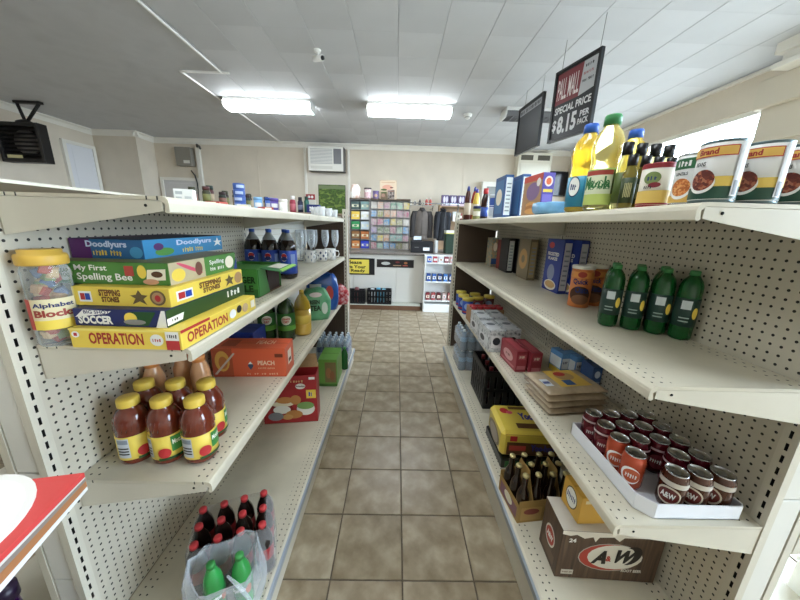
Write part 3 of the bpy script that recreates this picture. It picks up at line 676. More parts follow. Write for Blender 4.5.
fl0 = T('champagne_flute', 'tall clear champagne flute, first of the row nearest the cola bottles', 'glass', (-.86, 2.70, zs), 0, 'champagne flutes at the end of the upper shelf')
MB().lathe([(0, 0), (.03, .001), (.03, .004), (.006, .01), (.004, .03), (.004, .09)], glass, 16).build('foot_and_stem', fl0)
MB().lathe([(.004, .09), (.016, .105), (.026, .14), (.03, .18), (.027, .24), (.0265, .24), (.029, .18), (.025, .14), (.014, .107), (0, .096)], glass, 16).build('bowl', fl0)
fl0.scale = (1.2, 1.2, 1.12)
for i, (x, y) in enumerate(((-.79, 2.82), (-.88, 2.87), (-.8, 2.95), (-.7, 2.98), (-.86, 3.03), (-.62, 3.06))):
    dup(fl0, (x, y, zs), 0, 'tall clear champagne flute ' + ('second from the cola bottles', 'against the back panel in the middle of the row', 'in the middle of the row', 'behind the checked mug', 'against the back panel at the end of the row', 'nearest the shelf edge by the end post')[i])
mugm = M('#e8e6e2', .3)
def mug(label, x, y, pat, rz):
    o = T('mug', label, 'mug', (x, y, zs), rz, 'patterned mugs beside the flutes'); o.scale = (1.25, 1.25, 1.2)
    MB().lathe([(0, .0), (.036, .0), (.04, .004), (.041, .085), (.039, .086), (.038, .01), (0, .008)], mugm, 20).build('cup', o)
    MB().tube([(.04, 0, .07), (.062, 0, .066), (.068, 0, .045), (.06, 0, .025), (.04, 0, .02)], .005, mugm, 8).build('handle', o)
    b = MB(); F = CYL(.0415)
    for i in range(-5, 6):
        for q in range(3):
            if (i + q) % 2 == 0:
                if pat: b.disc(i * .02, .02 + q * .022, .009, .011, F, M('#4f5a78', .4), 4)
                else: b.patch(i * .02 - .004, .012 + q * .022, i * .02 + .004, .03 + q * .022, F, M('#8d97a2', .4))
    b.build('pattern', o)
mug('white mug with dark blue diamond pattern at the shelf edge', -.68, 2.73, True, .1)
mug('white mug with pale stripes behind the diamond mug', -.63, 2.86, False, .3)
mug('white mug with grey pattern deeper on the shelf', -.75, 2.6, False, -.4)

# ------------------------------------------------------------------ left middle shelf
zs = LZ[0] + .0006
juice = M('#6e2408', .08, coat=.6); ycap = M('#e9c413', .4)
JP = [(0, 0), (.04, 0), (.047, .006), (.048, .02), (.048, .105), (.0465, .112), (.048, .12), (.048, .145), (.045, .16), (.034, .182), (.026, .19), (.026, .196)]
jc = [(0, .194), (.029, .194), (.0295, .198), (.0295, .216), (.027, .22), (0, .22)]
j0 = bottle('juice_bottle', 'yellow-lidded apple juice bottle, front row nearest the pegboard', 'bottle', (-.845, .855, zs), JP, juice, jc, ycap, (.022, .105, .0488, M('#efd023', .45)), facing(-.84, .855) - .15, 'apple juice bottles with yellow lids', 24, .05,
            [('r', -1.0, .12, -.25, .95, M('#c9ced6', .5)), ('r', -.95, .72, -.3, .9, M('#8a93a0', .5)), ('r', -.95, .5, -.3, .56, DGREY), ('r', -.95, .38, -.3, .44, DGREY), ('r', -.95, .26, -.3, .32, DGREY), ('d', .45, .3, .35, .22, RED), ('r', .85, .3, 1.6, .95, M('#2e8a33', .45)), ('t', "Mott's", .92, .6, 1.55, .82, WHITE, .03), ('r', .1, .0, 1.6, .1, dgreen)])
r_ = MB()
for k in range(24):
    a = 2 * PI * k / 24; r_.tube([(.0487 * math.sin(a), -.0487 * math.cos(a), .122), (.046 * math.sin(a + .15), -.046 * math.cos(a + .15), .156)], .0012, juice, 5)
r_.build('shoulder_ribs', j0)['kind'] = 'stuff'
for (x, y, rz, l) in ((-.742, .858, -.75, 'yellow-lidded apple juice bottle in the middle of the front row'), (-.64, .862, -.25, 'yellow-lidded apple juice bottle, front row nearest the shelf edge'),
                      (-.876, .956, 0, 'yellow-lidded apple juice bottle, back row nearest the pegboard'), (-.772, .963, 0, 'yellow-lidded apple juice bottle in the middle of the back row'), (-.668, .968, .1, 'yellow-lidded apple juice bottle, back row at the shelf edge')):
    dup(j0, (x, y, zs), facing(x, y) + rz, l)
oj = M('#d79a63', .25, coat=.3)
o0 = bottle('juice_bottle', 'peach juice bottle with orange cap closest to the near pegboard end', 'bottle', (-.915, 1.045, zs), [(0, 0), (.03, 0), (.035, .006), (.036, .1), (.031, .118), (.036, .135), (.035, .19), (.022, .225), (.02, .232)], oj, [(0, .23), (.0235, .23), (.0235, .25), (.021, .254), (0, .254)], M('#e0862a', .4), None, 0, 'peach juice bottles behind the apple juice')
dup(o0, (-.855, 1.12, zs), .3, 'peach juice bottle with orange cap in the middle of its row'); dup(o0, (-.775, 1.1, zs), .6, 'peach juice bottle with orange cap nearest the orange carton')
om = M('#e2571f', .45)
carton('soda_carton', 'orange PEACH drink carton lying on the middle shelf', 'carton', (-.735, 1.465, zs), (.36, .14, .155), .05, om,
  {'front': [('r', 0, 0, .28, 1, M('#b5481c', .5)), ('d', .14, .55, .1, .36, M('#dba126', .5)), ('d', .15, .5, .06, .22, M('#c06a1c', .5)), ('p', [(.02, .1), (.3, .85), (.32, .82), (.05, .08)], M('#c9b8a8', .3)), ('p', [(.48, .4), (.52, .55), (.56, .4), (.52, .25)], M('#3a4460', .4)), ('p', [(.49, .46), (.52, .55), (.55, .46)], WHITE), ('t', 'PEACH', .62, .42, .85, .58, M('#f6d9b8', .4), .03), ('t', 'naturally flavored', .62, .28, .85, .35, M('#f0b890', .4)), ('t', '12 FL OZ CANS', .46, .08, .9, .15, M('#f0b890', .4)), ('r', .86, .7, .97, .82, M('#7a2f10', .5))],
   'right': [('r', .3, .3, .7, .8, M('#f6e6d8', .5)), ('r', .36, .38, .64, .5, M('#5a4030', .5))], 'top': [('t', 'PEACH', .55, .4, .8, .75, M('#f6c9a0', .4), .02), ('r', .1, .2, .3, .8, M('#b5481c', .5))]}, flap=M('#9a3a12', .6))
carton('soda_carton', 'blue carton mostly hidden behind the orange drink carton', 'carton', (-.87, 1.68, zs), (.14, .16, .16), 0, M('#1d3fa8', .45), {'front': [('r', .5, .3, .9, .7, M('#8fa4dc', .5))], 'right': [('t', 'COLA', .2, .3, .8, .6, WHITE, .03)]}, flap=navy)
ga = M('#23401a', .08, coat=.5)
P2L = [(r * 1.14, z * 1.12) for r, z in PET2]
g0 = bottle('soda_bottle', 'two-litre ginger ale bottle behind the orange carton, by the back panel', 'bottle', (-.85, 1.9, zs), P2L, ga, cap(.304), M('#2d7d2b', .35), (.08, .195, .0576, M('#2b7a2a', .4)), facing(-.84, 1.925), 'green ginger ale bottles', 22, 0,
            [('r', -1.5, .0, 1.5, .28, M('#5fae2a', .4)), ('d', 0, .62, .55, .26, WHITE), ('d', 0, .62, .5, .22, M('#d8d2c0', .4)), ('t', 'CANADA', -.42, .64, .42, .76, RED, .04), ('t', 'DRY', -.28, .47, .28, .6, RED, .04)])
dup(g0, (-.725, 1.91, zs), facing(-.72, 1.95), 'two-litre ginger ale bottle beside the yellow soda bottle')
y0_ = bottle('soda_bottle', 'two-litre bottle of yellow soda with clear empty shoulder', 'bottle', (-.65, 2.02, zs), P2L[:5] + [(.054, .16)], M('#d9ac14', .1, coat=.5), cap(.304), YEL, (.09, .15, .0576, M('#e3c02a', .35)), 0, None, 22)
MB().lathe([(.0565, .16), (.0565, .2), (.0478, .24), (.0296, .274), (.017, .293), (.0155, .306)], film('yellow_tint', '#d6b32c', .55, .12), 22).build('shoulder', y0_)

def pillow_bag(name, label, cat, loc, size, rz, mat, ops=(), top_gather=.35, seed=1, tie=None, n=22, group=None):
    """soft bag: rounded sack with a gathered top"""
    w, d, h = size; rn = random.Random(seed); o = T(name, label, cat, loc, rz, group); b = MB(); vs = []; fs = []; rows = 9
    ph = [rn.uniform(0, 6) for _ in range(4)]
    for r in range(rows + 1):
        t = r / rows
        k = (.86 + .14 * min(1, t * 5)) if t < .65 else 1 - (1 - top_gather) * ((t - .65) / .35) ** 1.4
        for i in range(n):
            a = 2 * PI * i / n; c, s_ = math.cos(a), math.sin(a); p = .62
            cx = math.copysign(abs(c) ** p, c); sy = math.copysign(abs(s_) ** p, s_)
            wob = 1 + .05 * math.sin(3 * a + ph[0] + 3 * t) * t + .03 * math.sin(7 * a + ph[1] - 4 * t) + (.1 * math.sin(9 * a + ph[2]) if t > .8 else 0)
            vs.append((w / 2 * cx * k * wob, d / 2 * sy * k * wob, h * t * (1 + .02 * math.sin(5 * a + ph[3]) * t)))
    for r in range(rows):
        for i in range(n): fs.append((r * n + i, r * n + (i + 1) % n, (r + 1) * n + (i + 1) % n, (r + 1) * n + i))
    fs += [tuple(range(n - 1, -1, -1)), tuple(rows * n + i for i in range(n))]
    b.add(vs, fs, mat, True); b.build('sack', o)
    for face, op in (ops or {}).items(): prints({face: op}, size, o, .008)
    if tie: MB().tube([(w * .1 * math.cos(q * .7), w * .1 * math.sin(q * .7), h * (1 + .012 * q)) for q in range(8)], .006, tie, 6).build('tie', o)
    return o
tb = M('#58b07c', .3, coat=.4, noise=.12, nscale=30)
pillow_bag('tea_bag_pack', 'pale green plastic pack of GREEN TEA bottles on the middle shelf', 'pack', (-.66, 2.40, zs), (.24, .16, .25), .3, tb, {'front': [('t', 'GREEN', .2, .56, .62, .7, M('#143a20', .4), .05), ('t', 'TEA', .3, .34, .66, .52, M('#143a20', .4), .05), ('d', .78, .42, .1, .2, M('#cfe0d2', .4)), ('d', .5, .87, .2, .08, M('#e8dfe0', .3))]}, .6, 4)
pillow_bag('snack_bag', 'shiny blue snack bag behind the green tea pack', 'bag', (-.665, 2.68, zs), (.28, .14, .33), .25, M('#1558b4', .25, coat=.5, noise=.1, nscale=20), {'front': [('r', .1, .35, .45, .75, M('#dfe4ee', .4)), ('d', .7, .5, .12, .2, M('#c4322a', .4)), ('t', 'CHIPS', .15, .5, .42, .6, BLUE, .03)]}, .7, 7)
pillow_bag('candy_bag', 'red and white candy bag overhanging the shelf end post', 'bag', (-.545, 2.9, zs), (.15, .15, .18), .4, ramp_mat('red_candy_wrap', ['#7d1020', '#c42a35', '#d9a0a0', '#e8e0e0'], 28, .3), None, .35, 9, M('#c42a35', .3))

# ------------------------------------------------------------------ left base deck
zs = DZ + .0006
redcap = M('#c01a22', .4)
SP = [(0, 0), (.024, 0), (.032, .005), (.0335, .015), (.0325, .08), (.0335, .12), (.033, .15), (.027, .175), (.016, .2), (.0125, .212)]
a_ = .37; ux, uy = math.cos(a_) * .0755, math.sin(a_) * .0755; vx, vy = math.sin(a_) * .0755, -math.cos(a_) * .0755
px0, py0 = -.765, .985
sp = T('soda_pack', 'shrink-wrapped pack of red-capped cola bottles on the bottom shelf', 'pack', (px0 + 1.5 * ux + vx, py0 + 1.5 * uy + vy, zs), a_)
pk = None
for r in range(3):
    for c in range(4):
        lx, ly = (c - 1.5) * .0755, (1 - r) * .0755
        if pk is None:
            b_ = MB().lathe(SP, cola, 16).build('cola_bottle', sp); b_.location = (lx, ly, 0)
            MB().lathe([(.0338, .07), (.0342, .071), (.0342, .125), (.0338, .126)], M('#a3161e', .4), 16).build('label_wrap', b_)
            MB().lathe(cap(.209, .0145, .016), redcap, 16).build('cap', b_); pk = b_
        else:
            q_ = pk.copy(); COL.objects.link(q_); q_.location = (lx, ly, 0)
            for ch in pk.children: e_ = ch.copy(); COL.objects.link(e_); e_.parent = q_
wrapm = film('shrink_wrap', '#d8d8dc', .1, .08, .6)
w_ = MB(); vs = []; fs = []; n = 28
for t, (z, k) in enumerate(((.0, 1), (.06, 1.01), (.13, 1.0), (.175, .97), (.2, .9), (.214, .82))):
    for i in range(n):
        a = 2 * PI * i / n; c, s_ = math.cos(a), math.sin(a)
        vs.append((math.copysign(abs(c) ** .35, c) * .153 * k * (1 + .01 * math.sin(11 * a + t)), math.copysign(abs(s_) ** .35, s_) * .115 * k * (1 + .012 * math.sin(9 * a)), z))
for t in range(5):
    for i in range(n): fs.append((t * n + i, t * n + (i + 1) % n, (t + 1) * n + (i + 1) % n, (t + 1) * n + i))
w_.add(vs, fs, wrapm, True); w_.build('shrink_film', sp)
sprite = M('#129a3c', .1, coat=.6)
s0 = bottle('soda_bottle', 'green lemon-lime soda bottle in the plastic bag, nearer the pegboard', 'bottle', (-.612, .781, zs), SP, sprite, cap(.209, .0145, .016), GREEN, (.07, .125, .0342, M('#107a34', .4)), .5, 'green soda bottles in the plastic bag', 16, 0, [('t', 'Sprite', -.7, .3, .7, .75, WHITE, .04), ('d', .95, .4, .3, .35, M('#c8632a', .4))])
dup(s0, (-.53, .812, zs), .1, 'green lemon-lime soda bottle in the plastic bag, nearer the aisle')
pb = T('plastic_bag', 'thin clear plastic bag open around two green soda bottles', 'bag', (-.57, .792, zs), a_)
bagm = film('thin_bag_film', '#e6ecf4', .14, .15, .6)
b = MB(); vs = []; fs = []; n = 30; rn = random.Random(11)
rowsz = ((.001, .9, .9), (.03, 1.0, 1.0), (.1, 1.12, 1.1), (.16, 1.16, 1.12), (.21, 1.1, 1.08), (.24, 1.04, 1.04), (.25, .98, .98), (.245, .95, .95), (.24, .94, .94))
for t, (z, kx, ky) in enumerate(rowsz):
    for i in range(n):
        a = 2 * PI * i / n; c, s_ = math.cos(a), math.sin(a)
        wob = 1 + .05 * math.sin(5 * a + t * .8) + .03 * math.sin(11 * a - t) * (t / 8)
        yy = math.copysign(abs(s_) ** .7, s_) * .066 * ky * wob
        vs.append((math.copysign(abs(c) ** .7, c) * .108 * kx * wob, min(yy, .054), z + (.05 * s_ - .03 + .02 * math.sin(2 * a + 1) + .012 * math.sin(7 * a)) * (t / 8)))
for t in range(len(rowsz) - 1):
    for i in range(n): fs.append((t * n + i, t * n + (i + 1) % n, (t + 1) * n + (i + 1) % n, (t + 1) * n + i))
b.add(vs, fs, bagm, True); b.build('bag_film', pb)
MB().tube([(.02, -.07, .24), (.05, -.085, .2), (.075, -.08, .12), (.085, -.075, .05)], [.004, .007, .006, .004], bagm, 6).build('bag_handle', pb)

redm = M('#b31320', .45)
ch = T('chip_carton', 'red chip variety carton with crisps and dip pictures on the bottom shelf', 'carton', (-.715, 1.9, zs), .13); cw, cd, chh = .36, .13, .36
MB().box(-cw / 2, cw / 2, -cd / 2, cd / 2, 0, .004, kr).box(-cw / 2, cw / 2, -cd / 2, -cd / 2 + .004, .004, chh, redm).box(-cw / 2, cw / 2, cd / 2 - .004, cd / 2, .004, chh, redm).box(-cw / 2, -cw / 2 + .004, -cd / 2 + .004, cd / 2 - .004, .004, chh, redm).box(cw / 2 - .004, cw / 2, -cd / 2 + .004, cd / 2 - .004, .004, chh, redm).build('carton_body', ch)
MB().add([(-cw / 2, cd / 2, chh), (cw / 2, cd / 2, chh), (cw / 2 - .02, cd / 2 + .03, chh + .09), (-cw / 2 + .02, cd / 2 + .03, chh + .09), (-cw / 2, cd / 2 - .003, chh), (cw / 2, cd / 2 - .003, chh), (cw / 2 - .02, cd / 2 + .027, chh + .09), (-cw / 2 + .02, cd / 2 + .027, chh + .09)], [(0, 1, 2, 3), (4, 7, 6, 5), (0, 3, 7, 4), (1, 5, 6, 2), (3, 2, 6, 7)], CARD).build('flap', ch)
crisp = M('#d08a3a', .6)
prints({'front': [('d', .7, .78, .09, .06, WHITE), ('t', 'Pringles', .62, .75, .78, .8, M('#3a1a1a', .4), .03), ('t', 'SNACK', .52, .86, .76, .91, M('#e0b070', .4), .03), ('r', .8, .52, .98, .7, YEL), ('t', '18', .84, .56, .93, .66, BLUE, .03), ('p', [(.12, .28), (.18, .46), (.5, .46), (.56, .28), (.5, .2), (.18, .2)], M('#8f1a1c', .5)), ('d', .36, .42, .2, .06, cream), ('d', .4, .5, .16, .07, crisp), ('d', .6, .5, .1, .1, crisp, .5), ('d', .34, .3, .16, .09, WHITE), ('d', .78, .3, .17, .14, WHITE), ('d', .78, .37, .16, .08, M('#7fae5a', .5)), ('d', .56, .19, .16, .09, crisp), ('d', .44, .14, .1, .06, M('#dca050', .5)), ('d', .22, .16, .14, .09, M('#8a8f9a', .4)), ('r', .86, .92, .97, .97, WHITE)]}, (cw, cd, chh), ch)
carton('snack_box', 'green snack pack box with brown biscuit picture on bottom shelf', 'box', (-.565, 2.46, zs), (.155, .26, .25), .02, M('#5f9a30', .45),
  {'front': [('r', .35, .15, .95, .9, M('#7a6a3a', .5)), ('d', .55, .5, .15, .2, M('#9a6a3a', .6)), ('d', .75, .4, .13, .18, M('#8a5a30', .6)), ('r', 0, .02, 1, .1, M('#3f7a22', .5))], 'right': [('r', .1, .2, .9, .8, M('#6e8a3a', .5))]}, flap=dgreen)
def bottle_pack(name, label, loc, nx, ny, pitch, h, bodym, capm, rz=0.0, wrap=True, labelm=None, group=None):
    o = T(name, label, 'pack', loc, rz, group); first = None; r = pitch * .47
    for i in range(nx):
        for k in range(ny):
            l = ((i - (nx - 1) / 2) * pitch, (k - (ny - 1) / 2) * pitch, 0)
            if first is None:
                first = MB().lathe([(0, 0), (r * .8, 0), (r, .006), (r, h * .35), (r * .93, h * .4), (r, h * .45), (r, h * .68), (r * .75, h * .8), (r * .4, h * .9), (r * .38, h * .93)], bodym, 12).build('bottle', o); first.location = l
                MB().lathe(cap(h * .92, r * .42, h * .08), capm, 10).build('cap', first)
                if labelm: MB().lathe([(r * 1.01, h * .45), (r * 1.02, h * .46), (r * 1.02, h * .66), (r * 1.01, h * .67)], labelm, 12).build('label_wrap', first)
            else:
                q = first.copy(); COL.objects.link(q); q.location = l
                for c in first.children: e = c.copy(); COL.objects.link(e); e.parent = q
    if wrap:
        W, D = nx * pitch / 2 + .002, ny * pitch / 2 + .002
        MB().box(-W, W, -D, D, .001, h * .8, wrapm, .012).build('shrink_film', o)
    return o
waterm = M('#b9cfe0', .12, trans=.5, ior=1.2, coat=.4)
bottle_pack('water_pack', 'pack of small water bottles with silver caps beyond the green box', (-.62, 2.9, zs), 5, 4, .064, .25, M('#8fa3b5', .12, coat=.5), M('#c9d2da', .3), 0, True, M('#2b4a86', .4))
bottle('soda_bottle', 'dark green bottle standing between the snack box and the price rail', 'bottle', (-.475, 2.66, zs), SP, M('#1d5a2a', .1, coat=.5), cap(.209, .0145, .016), GREEN)
# ------------------------------------------------------------------ right top shelf
zs = RZ[2] + .0006
steel = M('#b9bcbd', .25, 1.0)
def food_can(name, label, x, y, r, h, body, ops, group, rz=0.0, lid=steel, cat='can'):
    o = T(name, label, cat, (x, y, zs), facing(x, y) + rz, group)
    MB().lathe([(0, .001), (r - .002, .0), (r, .002), (r - .001, .005), (r - .001, h - .005), (r, h - .002), (r - .002, h), (r - .004, h - .003), (0, h - .003)], lid, 28).build('can_body', o)
    w = MB().lathe([(r - .0008, .006), (r - .0002, .0065), (r - .0002, h - .0065), (r - .0008, h - .006)], body, 28).build('paper_label', o)
    a = MB(); t = MB()
    for k, op in enumerate(ops):
        F = CYL(r, .0004 + .00025 * k)
        if op[0] == 'r': a.patch(op[1] * r, op[2] * h, op[3] * r, op[4] * h, F, op[5], 8)
        elif op[0] == 'd': a.disc(op[1] * r, op[2] * h, op[3] * r, op[4] * h, F, op[5], 24, 0, 5)
        elif op[0] == 't': t.text(op[1], op[2] * r, op[3] * h, op[4] * r, op[5] * h, F, op[6], op[7] if len(op) > 7 else 0)
    if a.v: a.build('label_print', w)
    if t.v: t.build('lettering', w)
    return o
beanm = ramp_mat('bean_picture', ['#5e1f14', '#8a3d28', '#a9684a', '#6b2a1c'], 220, .5, 'voronoi')
lentm = ramp_mat('lentil_picture', ['#b5622a', '#d98a4a', '#c46f33', '#e0a060'], 260, .5, 'voronoi')
canw = M('#dcdcda', .4); dg = M('#1f4a3a', .4)
bops = [('r', -1.5, .06, 1.5, .26, dg), ('r', -.2, .26, 1.5, .42, M('#e6c23a', .4)), ('r', -1.4, .74, .75, .9, RED), ('r', -1.4, .755, .7, .885, M('#e3b13a', .4)), ('t', 'Brand', -.9, .775, -.05, .87, M('#a81c1c', .4), .04), ('t', 'BEANS', -.95, .6, -.45, .67, DGREY, .03),
        ('d', -.45, .32, .55, .17, WHITE), ('d', -.45, .37, .5, .17, beanm), ('r', .78, .1, 1.15, .93, M('#d7dadd', .3)), ('r', .85, .12, 1.08, .35, M('#8a9096', .4))]
c0 = food_can('bean_can', 'white bean can with yellow band at the shelf corner, first of three', .692, .692, .0385, .124, canw, bops, 'white bean cans at the end of the top shelf', -.1, M('#5d6d70', .3, .6))
dup(c0, (.785, .692, zs), facing(.785, .692) - .05, 'white bean can with yellow band, middle of the three'); dup(c0, (.878, .692, zs), facing(.878, .692) + .05, 'white bean can with yellow band, furthest from the aisle')
food_can('lentil_can', 'white and green lentil can behind the first bean can', .722, .778, .0375, .12, canw, [('r', -1.5, .7, .4, .9, M('#2a6a3f', .4)), ('t', 'Goya', -.9, .74, -.1, .86, WHITE, .03), ('r', -1.5, .06, 1.5, .2, M('#e2b23a', .4)), ('t', 'LENTILS', -.9, .58, -.2, .64, DGREY, .03), ('d', -.45, .3, .55, .18, WHITE), ('d', -.45, .35, .5, .17, lentm)], None, -.1)
food_can('mix_canister', 'white canister with red rim and yellow base between lentils and olive oil', .702, .862, .037, .112, M('#e9e2d0', .4), [('r', -1.5, .88, 1.5, .945, M('#9a1f2a', .4)), ('r', -1.5, .06, 1.5, .1, M('#9a1f2a', .4)), ('r', -1.5, .1, 1.5, .38, M('#e2bb48', .4)), ('d', -.3, .66, .5, .14, M('#7a8f4a', .4)), ('t', 'mix', -.6, .6, 0, .7, M('#27406b', .4), .03), ('d', -.1, .5, .35, .06, M('#8a2030', .4)), ('t', 'corn', -.7, .42, -.2, .5, DGREY, .02)], None, 0, M('#9a1f2a', .4), 'canister')
oilm = M('#f2d228', .06, trans=.6, ior=1.2, coat=.5); oil2 = M('#efe490', .06, trans=.7, ior=1.2, coat=.5)
OILP = [(0, 0), (.04, 0), (.048, .006), (.049, .02), (.049, .13), (.045, .145), (.0435, .16), (.048, .18), (.05, .2), (.047, .225), (.038, .25), (.024, .265), (.021, .275)]
ocap = [(0, .273), (.0235, .273), (.0235, .298), (.021, .303), (0, .303)]
o1 = bottle('oil_bottle', 'large yellow vegetable oil bottle with blue cap and blue label', 'bottle', (.69, 1.19, zs), OILP, oilm, ocap, M('#1f5fc4', .4), (.018, .125, .0498, M('#1590b8', .4)), facing(.69, 1.19), 'cooking oil bottles on the top shelf', 24, .1,
            [('d', -.55, .66, .42, .34, M('#1a3a6a', .4)), ('d', -.55, .66, .38, .3, WHITE), ('t', 'oil', -.8, .55, -.35, .78, navy, .03), ('r', .1, .0, .14, 1, M('#0d6f92', .4)), ('r', .65, .15, .95, .35, M('#d8e4ea', .4))])
for x, y, l in ((.775, 1.3, 'yellow oil bottle with blue cap standing furthest back'), (.885, 1.23, 'yellow oil bottle with blue cap behind the olive oils')):
    dup(o1, (x, y, zs), facing(x, y) + .6, l)
bottle('oil_bottle', 'pale corn oil bottle with green cap and green label', 'bottle', (.685, 1.068, zs), [(r * .92, z * .97) for r, z in OILP], oil2, [(r * 1.05, z * .97) for r, z in ocap], M('#2f8a4a', .4), (.018, .13, .0465, M('#8fae4a', .4)), facing(.685, 1.068), 'cooking oil bottles on the top shelf', 24, .1,
       [('r', -1.2, .82, .6, .95, M('#b03a2a', .4)), ('r', -1.2, .0, .9, .3, M('#bcd058', .4)), ('r', -1.2, .3, .9, .82, M('#dfe6c0', .4)), ('t', 'Mazola', -1.15, .42, .5, .78, M('#2a7a3a', .4), .05), ('r', .6, .3, 1.2, .95, M('#5a6a2a', .4)), ('d', .9, .5, .2, .2, M('#b5462a', .4))])
oliv = M('#9a8a1a', .06, trans=.45, ior=1.3, coat=.5)
ob = bottle('olive_oil_bottle', 'small olive oil bottle with black cap, front row nearest the aisle', 'bottle', (.672, .925, zs), [(0, 0), (.0165, 0), (.0185, .003), (.0185, .095), (.012, .115), (.0095, .122)], oliv, [(0, .118), (.0125, .118), (.0125, .148), (0, .149)], BLACK, (.015, .085, .0188, M('#2f3d1c', .45)), facing(.672, .92), 'small olive oil bottles', 14, .25, [('t', 'OLIVE', -.5, .2, .5, .8, M('#b9b47a', .4), .02)])
for x, y, l in ((.717, .935, 'small olive oil bottle with black cap, front row, second from aisle'), (.76, .942, 'small olive oil bottle with black cap, front row, third from aisle'), (.803, .948, 'small olive oil bottle with black cap, front row, furthest from aisle')): dup(ob, (x, y, zs), facing(x, y), l)
ot = bottle('olive_oil_bottle', 'tall olive oil bottle with black cap, back row nearest the aisle', 'bottle', (.697, .99, zs), [(0, 0), (.019, 0), (.021, .003), (.021, .13), (.014, .155), (.011, .165)], M('#c9bc62', .06, trans=.55, ior=1.3, coat=.5), [(0, .16), (.0145, .16), (.0145, .196), (0, .197)], BLACK, (.02, .11, .0213, M('#4a5a22', .45)), facing(.697, .99), 'tall olive oil bottles', 14, .25)
for x, y, l in ((.744, .998, 'tall olive oil bottle with black cap, back row, second from aisle'), (.79, 1.0, 'tall olive oil bottle with black cap, back row, third from aisle'), (.836, 1.005, 'tall olive oil bottle with black cap, back row, furthest from aisle')): dup(ot, (x, y, zs), facing(x, y), l)
pillow_bag('napkin_pack', 'flat pale blue napkin pack beside the large oil bottle', 'pack', (.76, 1.47, zs), (.22, .16, .055), .1, M('#6fb0dc', .25, coat=.4, noise=.15, nscale=15), None, .92, 5)
carton('pancake_mix', 'purple and orange pancake mix box on the top shelf', 'box', (.735, 1.665, zs), (.06, .2, .205), .05, M('#5a4aa8', .45),
   {'left': [('r', 0, 0, 1, 1, M('#b98a5a', .5)), ('r', 0, .85, 1, 1, M('#d4442a', .5)), ('d', .55, .6, .35, .22, M('#8a6a9a', .5)), ('d', .55, .28, .3, .07, M('#e2a24a', .5)), ('d', .55, .2, .32, .07, M('#c47a2a', .5)), ('d', .55, .12, .34, .07, M('#e2a24a', .5)), ('d', .82, .8, .1, .1, M('#f0e8e0', .4))],
    'front': [('d', .5, .8, .35, .12, M('#f0d8c8', .4)), ('d', .5, .8, .22, .08, orange), ('r', .1, .1, .9, .5, M('#7a6ac4', .5)), ('r', .1, .55, .9, .62, YEL)]}, flap=M('#3a2a7a', .5))
def cereal(label, x, y, w, d, h, col, spine, faces, rz=.0, z=None, group=None, name='cereal_box'):
    f = dict(faces)
    f.setdefault('front', [('r', .12, .06, .88, .94, spine)] + [('r', .25, .15 + .09 * k, .75, .18 + .09 * k, M('#8d979f', .5)) for k in range(8)])
    return carton(name, label, 'box', (x, y, zs if z is None else z), (w, d, h), rz, col, f, group, flap=DGREY)
cereal('blue cereal box with white spine on top shelf, nearer the aisle', .70, 2.1, .052, .19, .26, M('#2a5a94', .45), M('#dfe8e8', .5), {'left': [('r', .1, .1, .9, .9, M('#3f7ab4', .5)), ('d', .5, .5, .3, .2, cream)]}, 0, None, 'blue cereal boxes on the top shelf')
cereal('blue cereal box with white spine on top shelf, second from aisle', .79, 2.06, .052, .19, .26, M('#2a5a94', .45), M('#dfe8e8', .5), {'left': [('r', .1, .1, .9, .9, M('#3f7ab4', .5))]}, 0, None, 'blue cereal boxes on the top shelf')
def tub(name, label, cat, x, y, r, h, body, lidm, ops=(), group=None, z=None, lidh=.02):
    o = T(name, label, cat, (x, y, zs if z is None else z), facing(x, y), group)
    MB().lathe([(0, 0), (r * .93, 0), (r * .96, .004), (r, h - lidh), (0, h - lidh)], body, 22).build('tub_body', o)
    MB().lathe([(0, h - lidh - .003), (r * 1.04, h - lidh - .003), (r * 1.05, h - .003), (r * 1.02, h), (0, h)], lidm, 22).build('lid', o)
    a = MB(); t = MB()
    for k, op in enumerate(ops):
        F = CYL(r, .0006 + .0003 * k)
        if op[0] == 'r': a.patch(op[1] * r, op[2] * h, op[3] * r, op[4] * h, F, op[5], 8)
        elif op[0] == 'd': a.disc(op[1] * r, op[2] * h, op[3] * r, op[4] * h, F, op[5], 24, 0, 5)
        else: t.text(op[1], op[2] * r, op[3] * h, op[4] * r, op[5] * h, F, op[6], .03)
    p = a.build('label_print', o) if a.v else None
    if t.v: t.build('lettering', p or o)
    return o
tub('mayonnaise_tub', 'white tub with blue label band beside the blue cereal boxes', 'tub', .73, 2.32, .05, .17, M('#e9ecf0', .35), M('#dfe6ee', .4), [('r', -1.5, .55, 1.5, .85, M('#3a62c0', .4)), ('r', -1.5, .1, 1.5, .45, M('#c9d0dc', .4)), ('r', -1.5, .48, 1.5, .52, M('#2a4aa8', .4))])
bottle('sauce_bottle', 'dark sauce bottle with red cap and blue label', 'bottle', (.70, 2.52, zs), [(0, 0), (.028, 0), (.03, .004), (.03, .14), (.02, .18), (.013, .2)], M('#2a100c', .15), [(0, .195), (.02, .195), (.02, .235), (0, .237)], M('#b81c1c', .4), (.02, .09, .0305, M('#2a4a9a', .4)))
tub('relish_jar', 'short glass jar with dark blue lid by the dark sauce bottle', 'jar', .69, 2.68, .04, .11, M('#9a9a5a', .2, coat=.4), M('#22306a', .4), [('r', -1.2, .25, 1.2, .6, cream)])
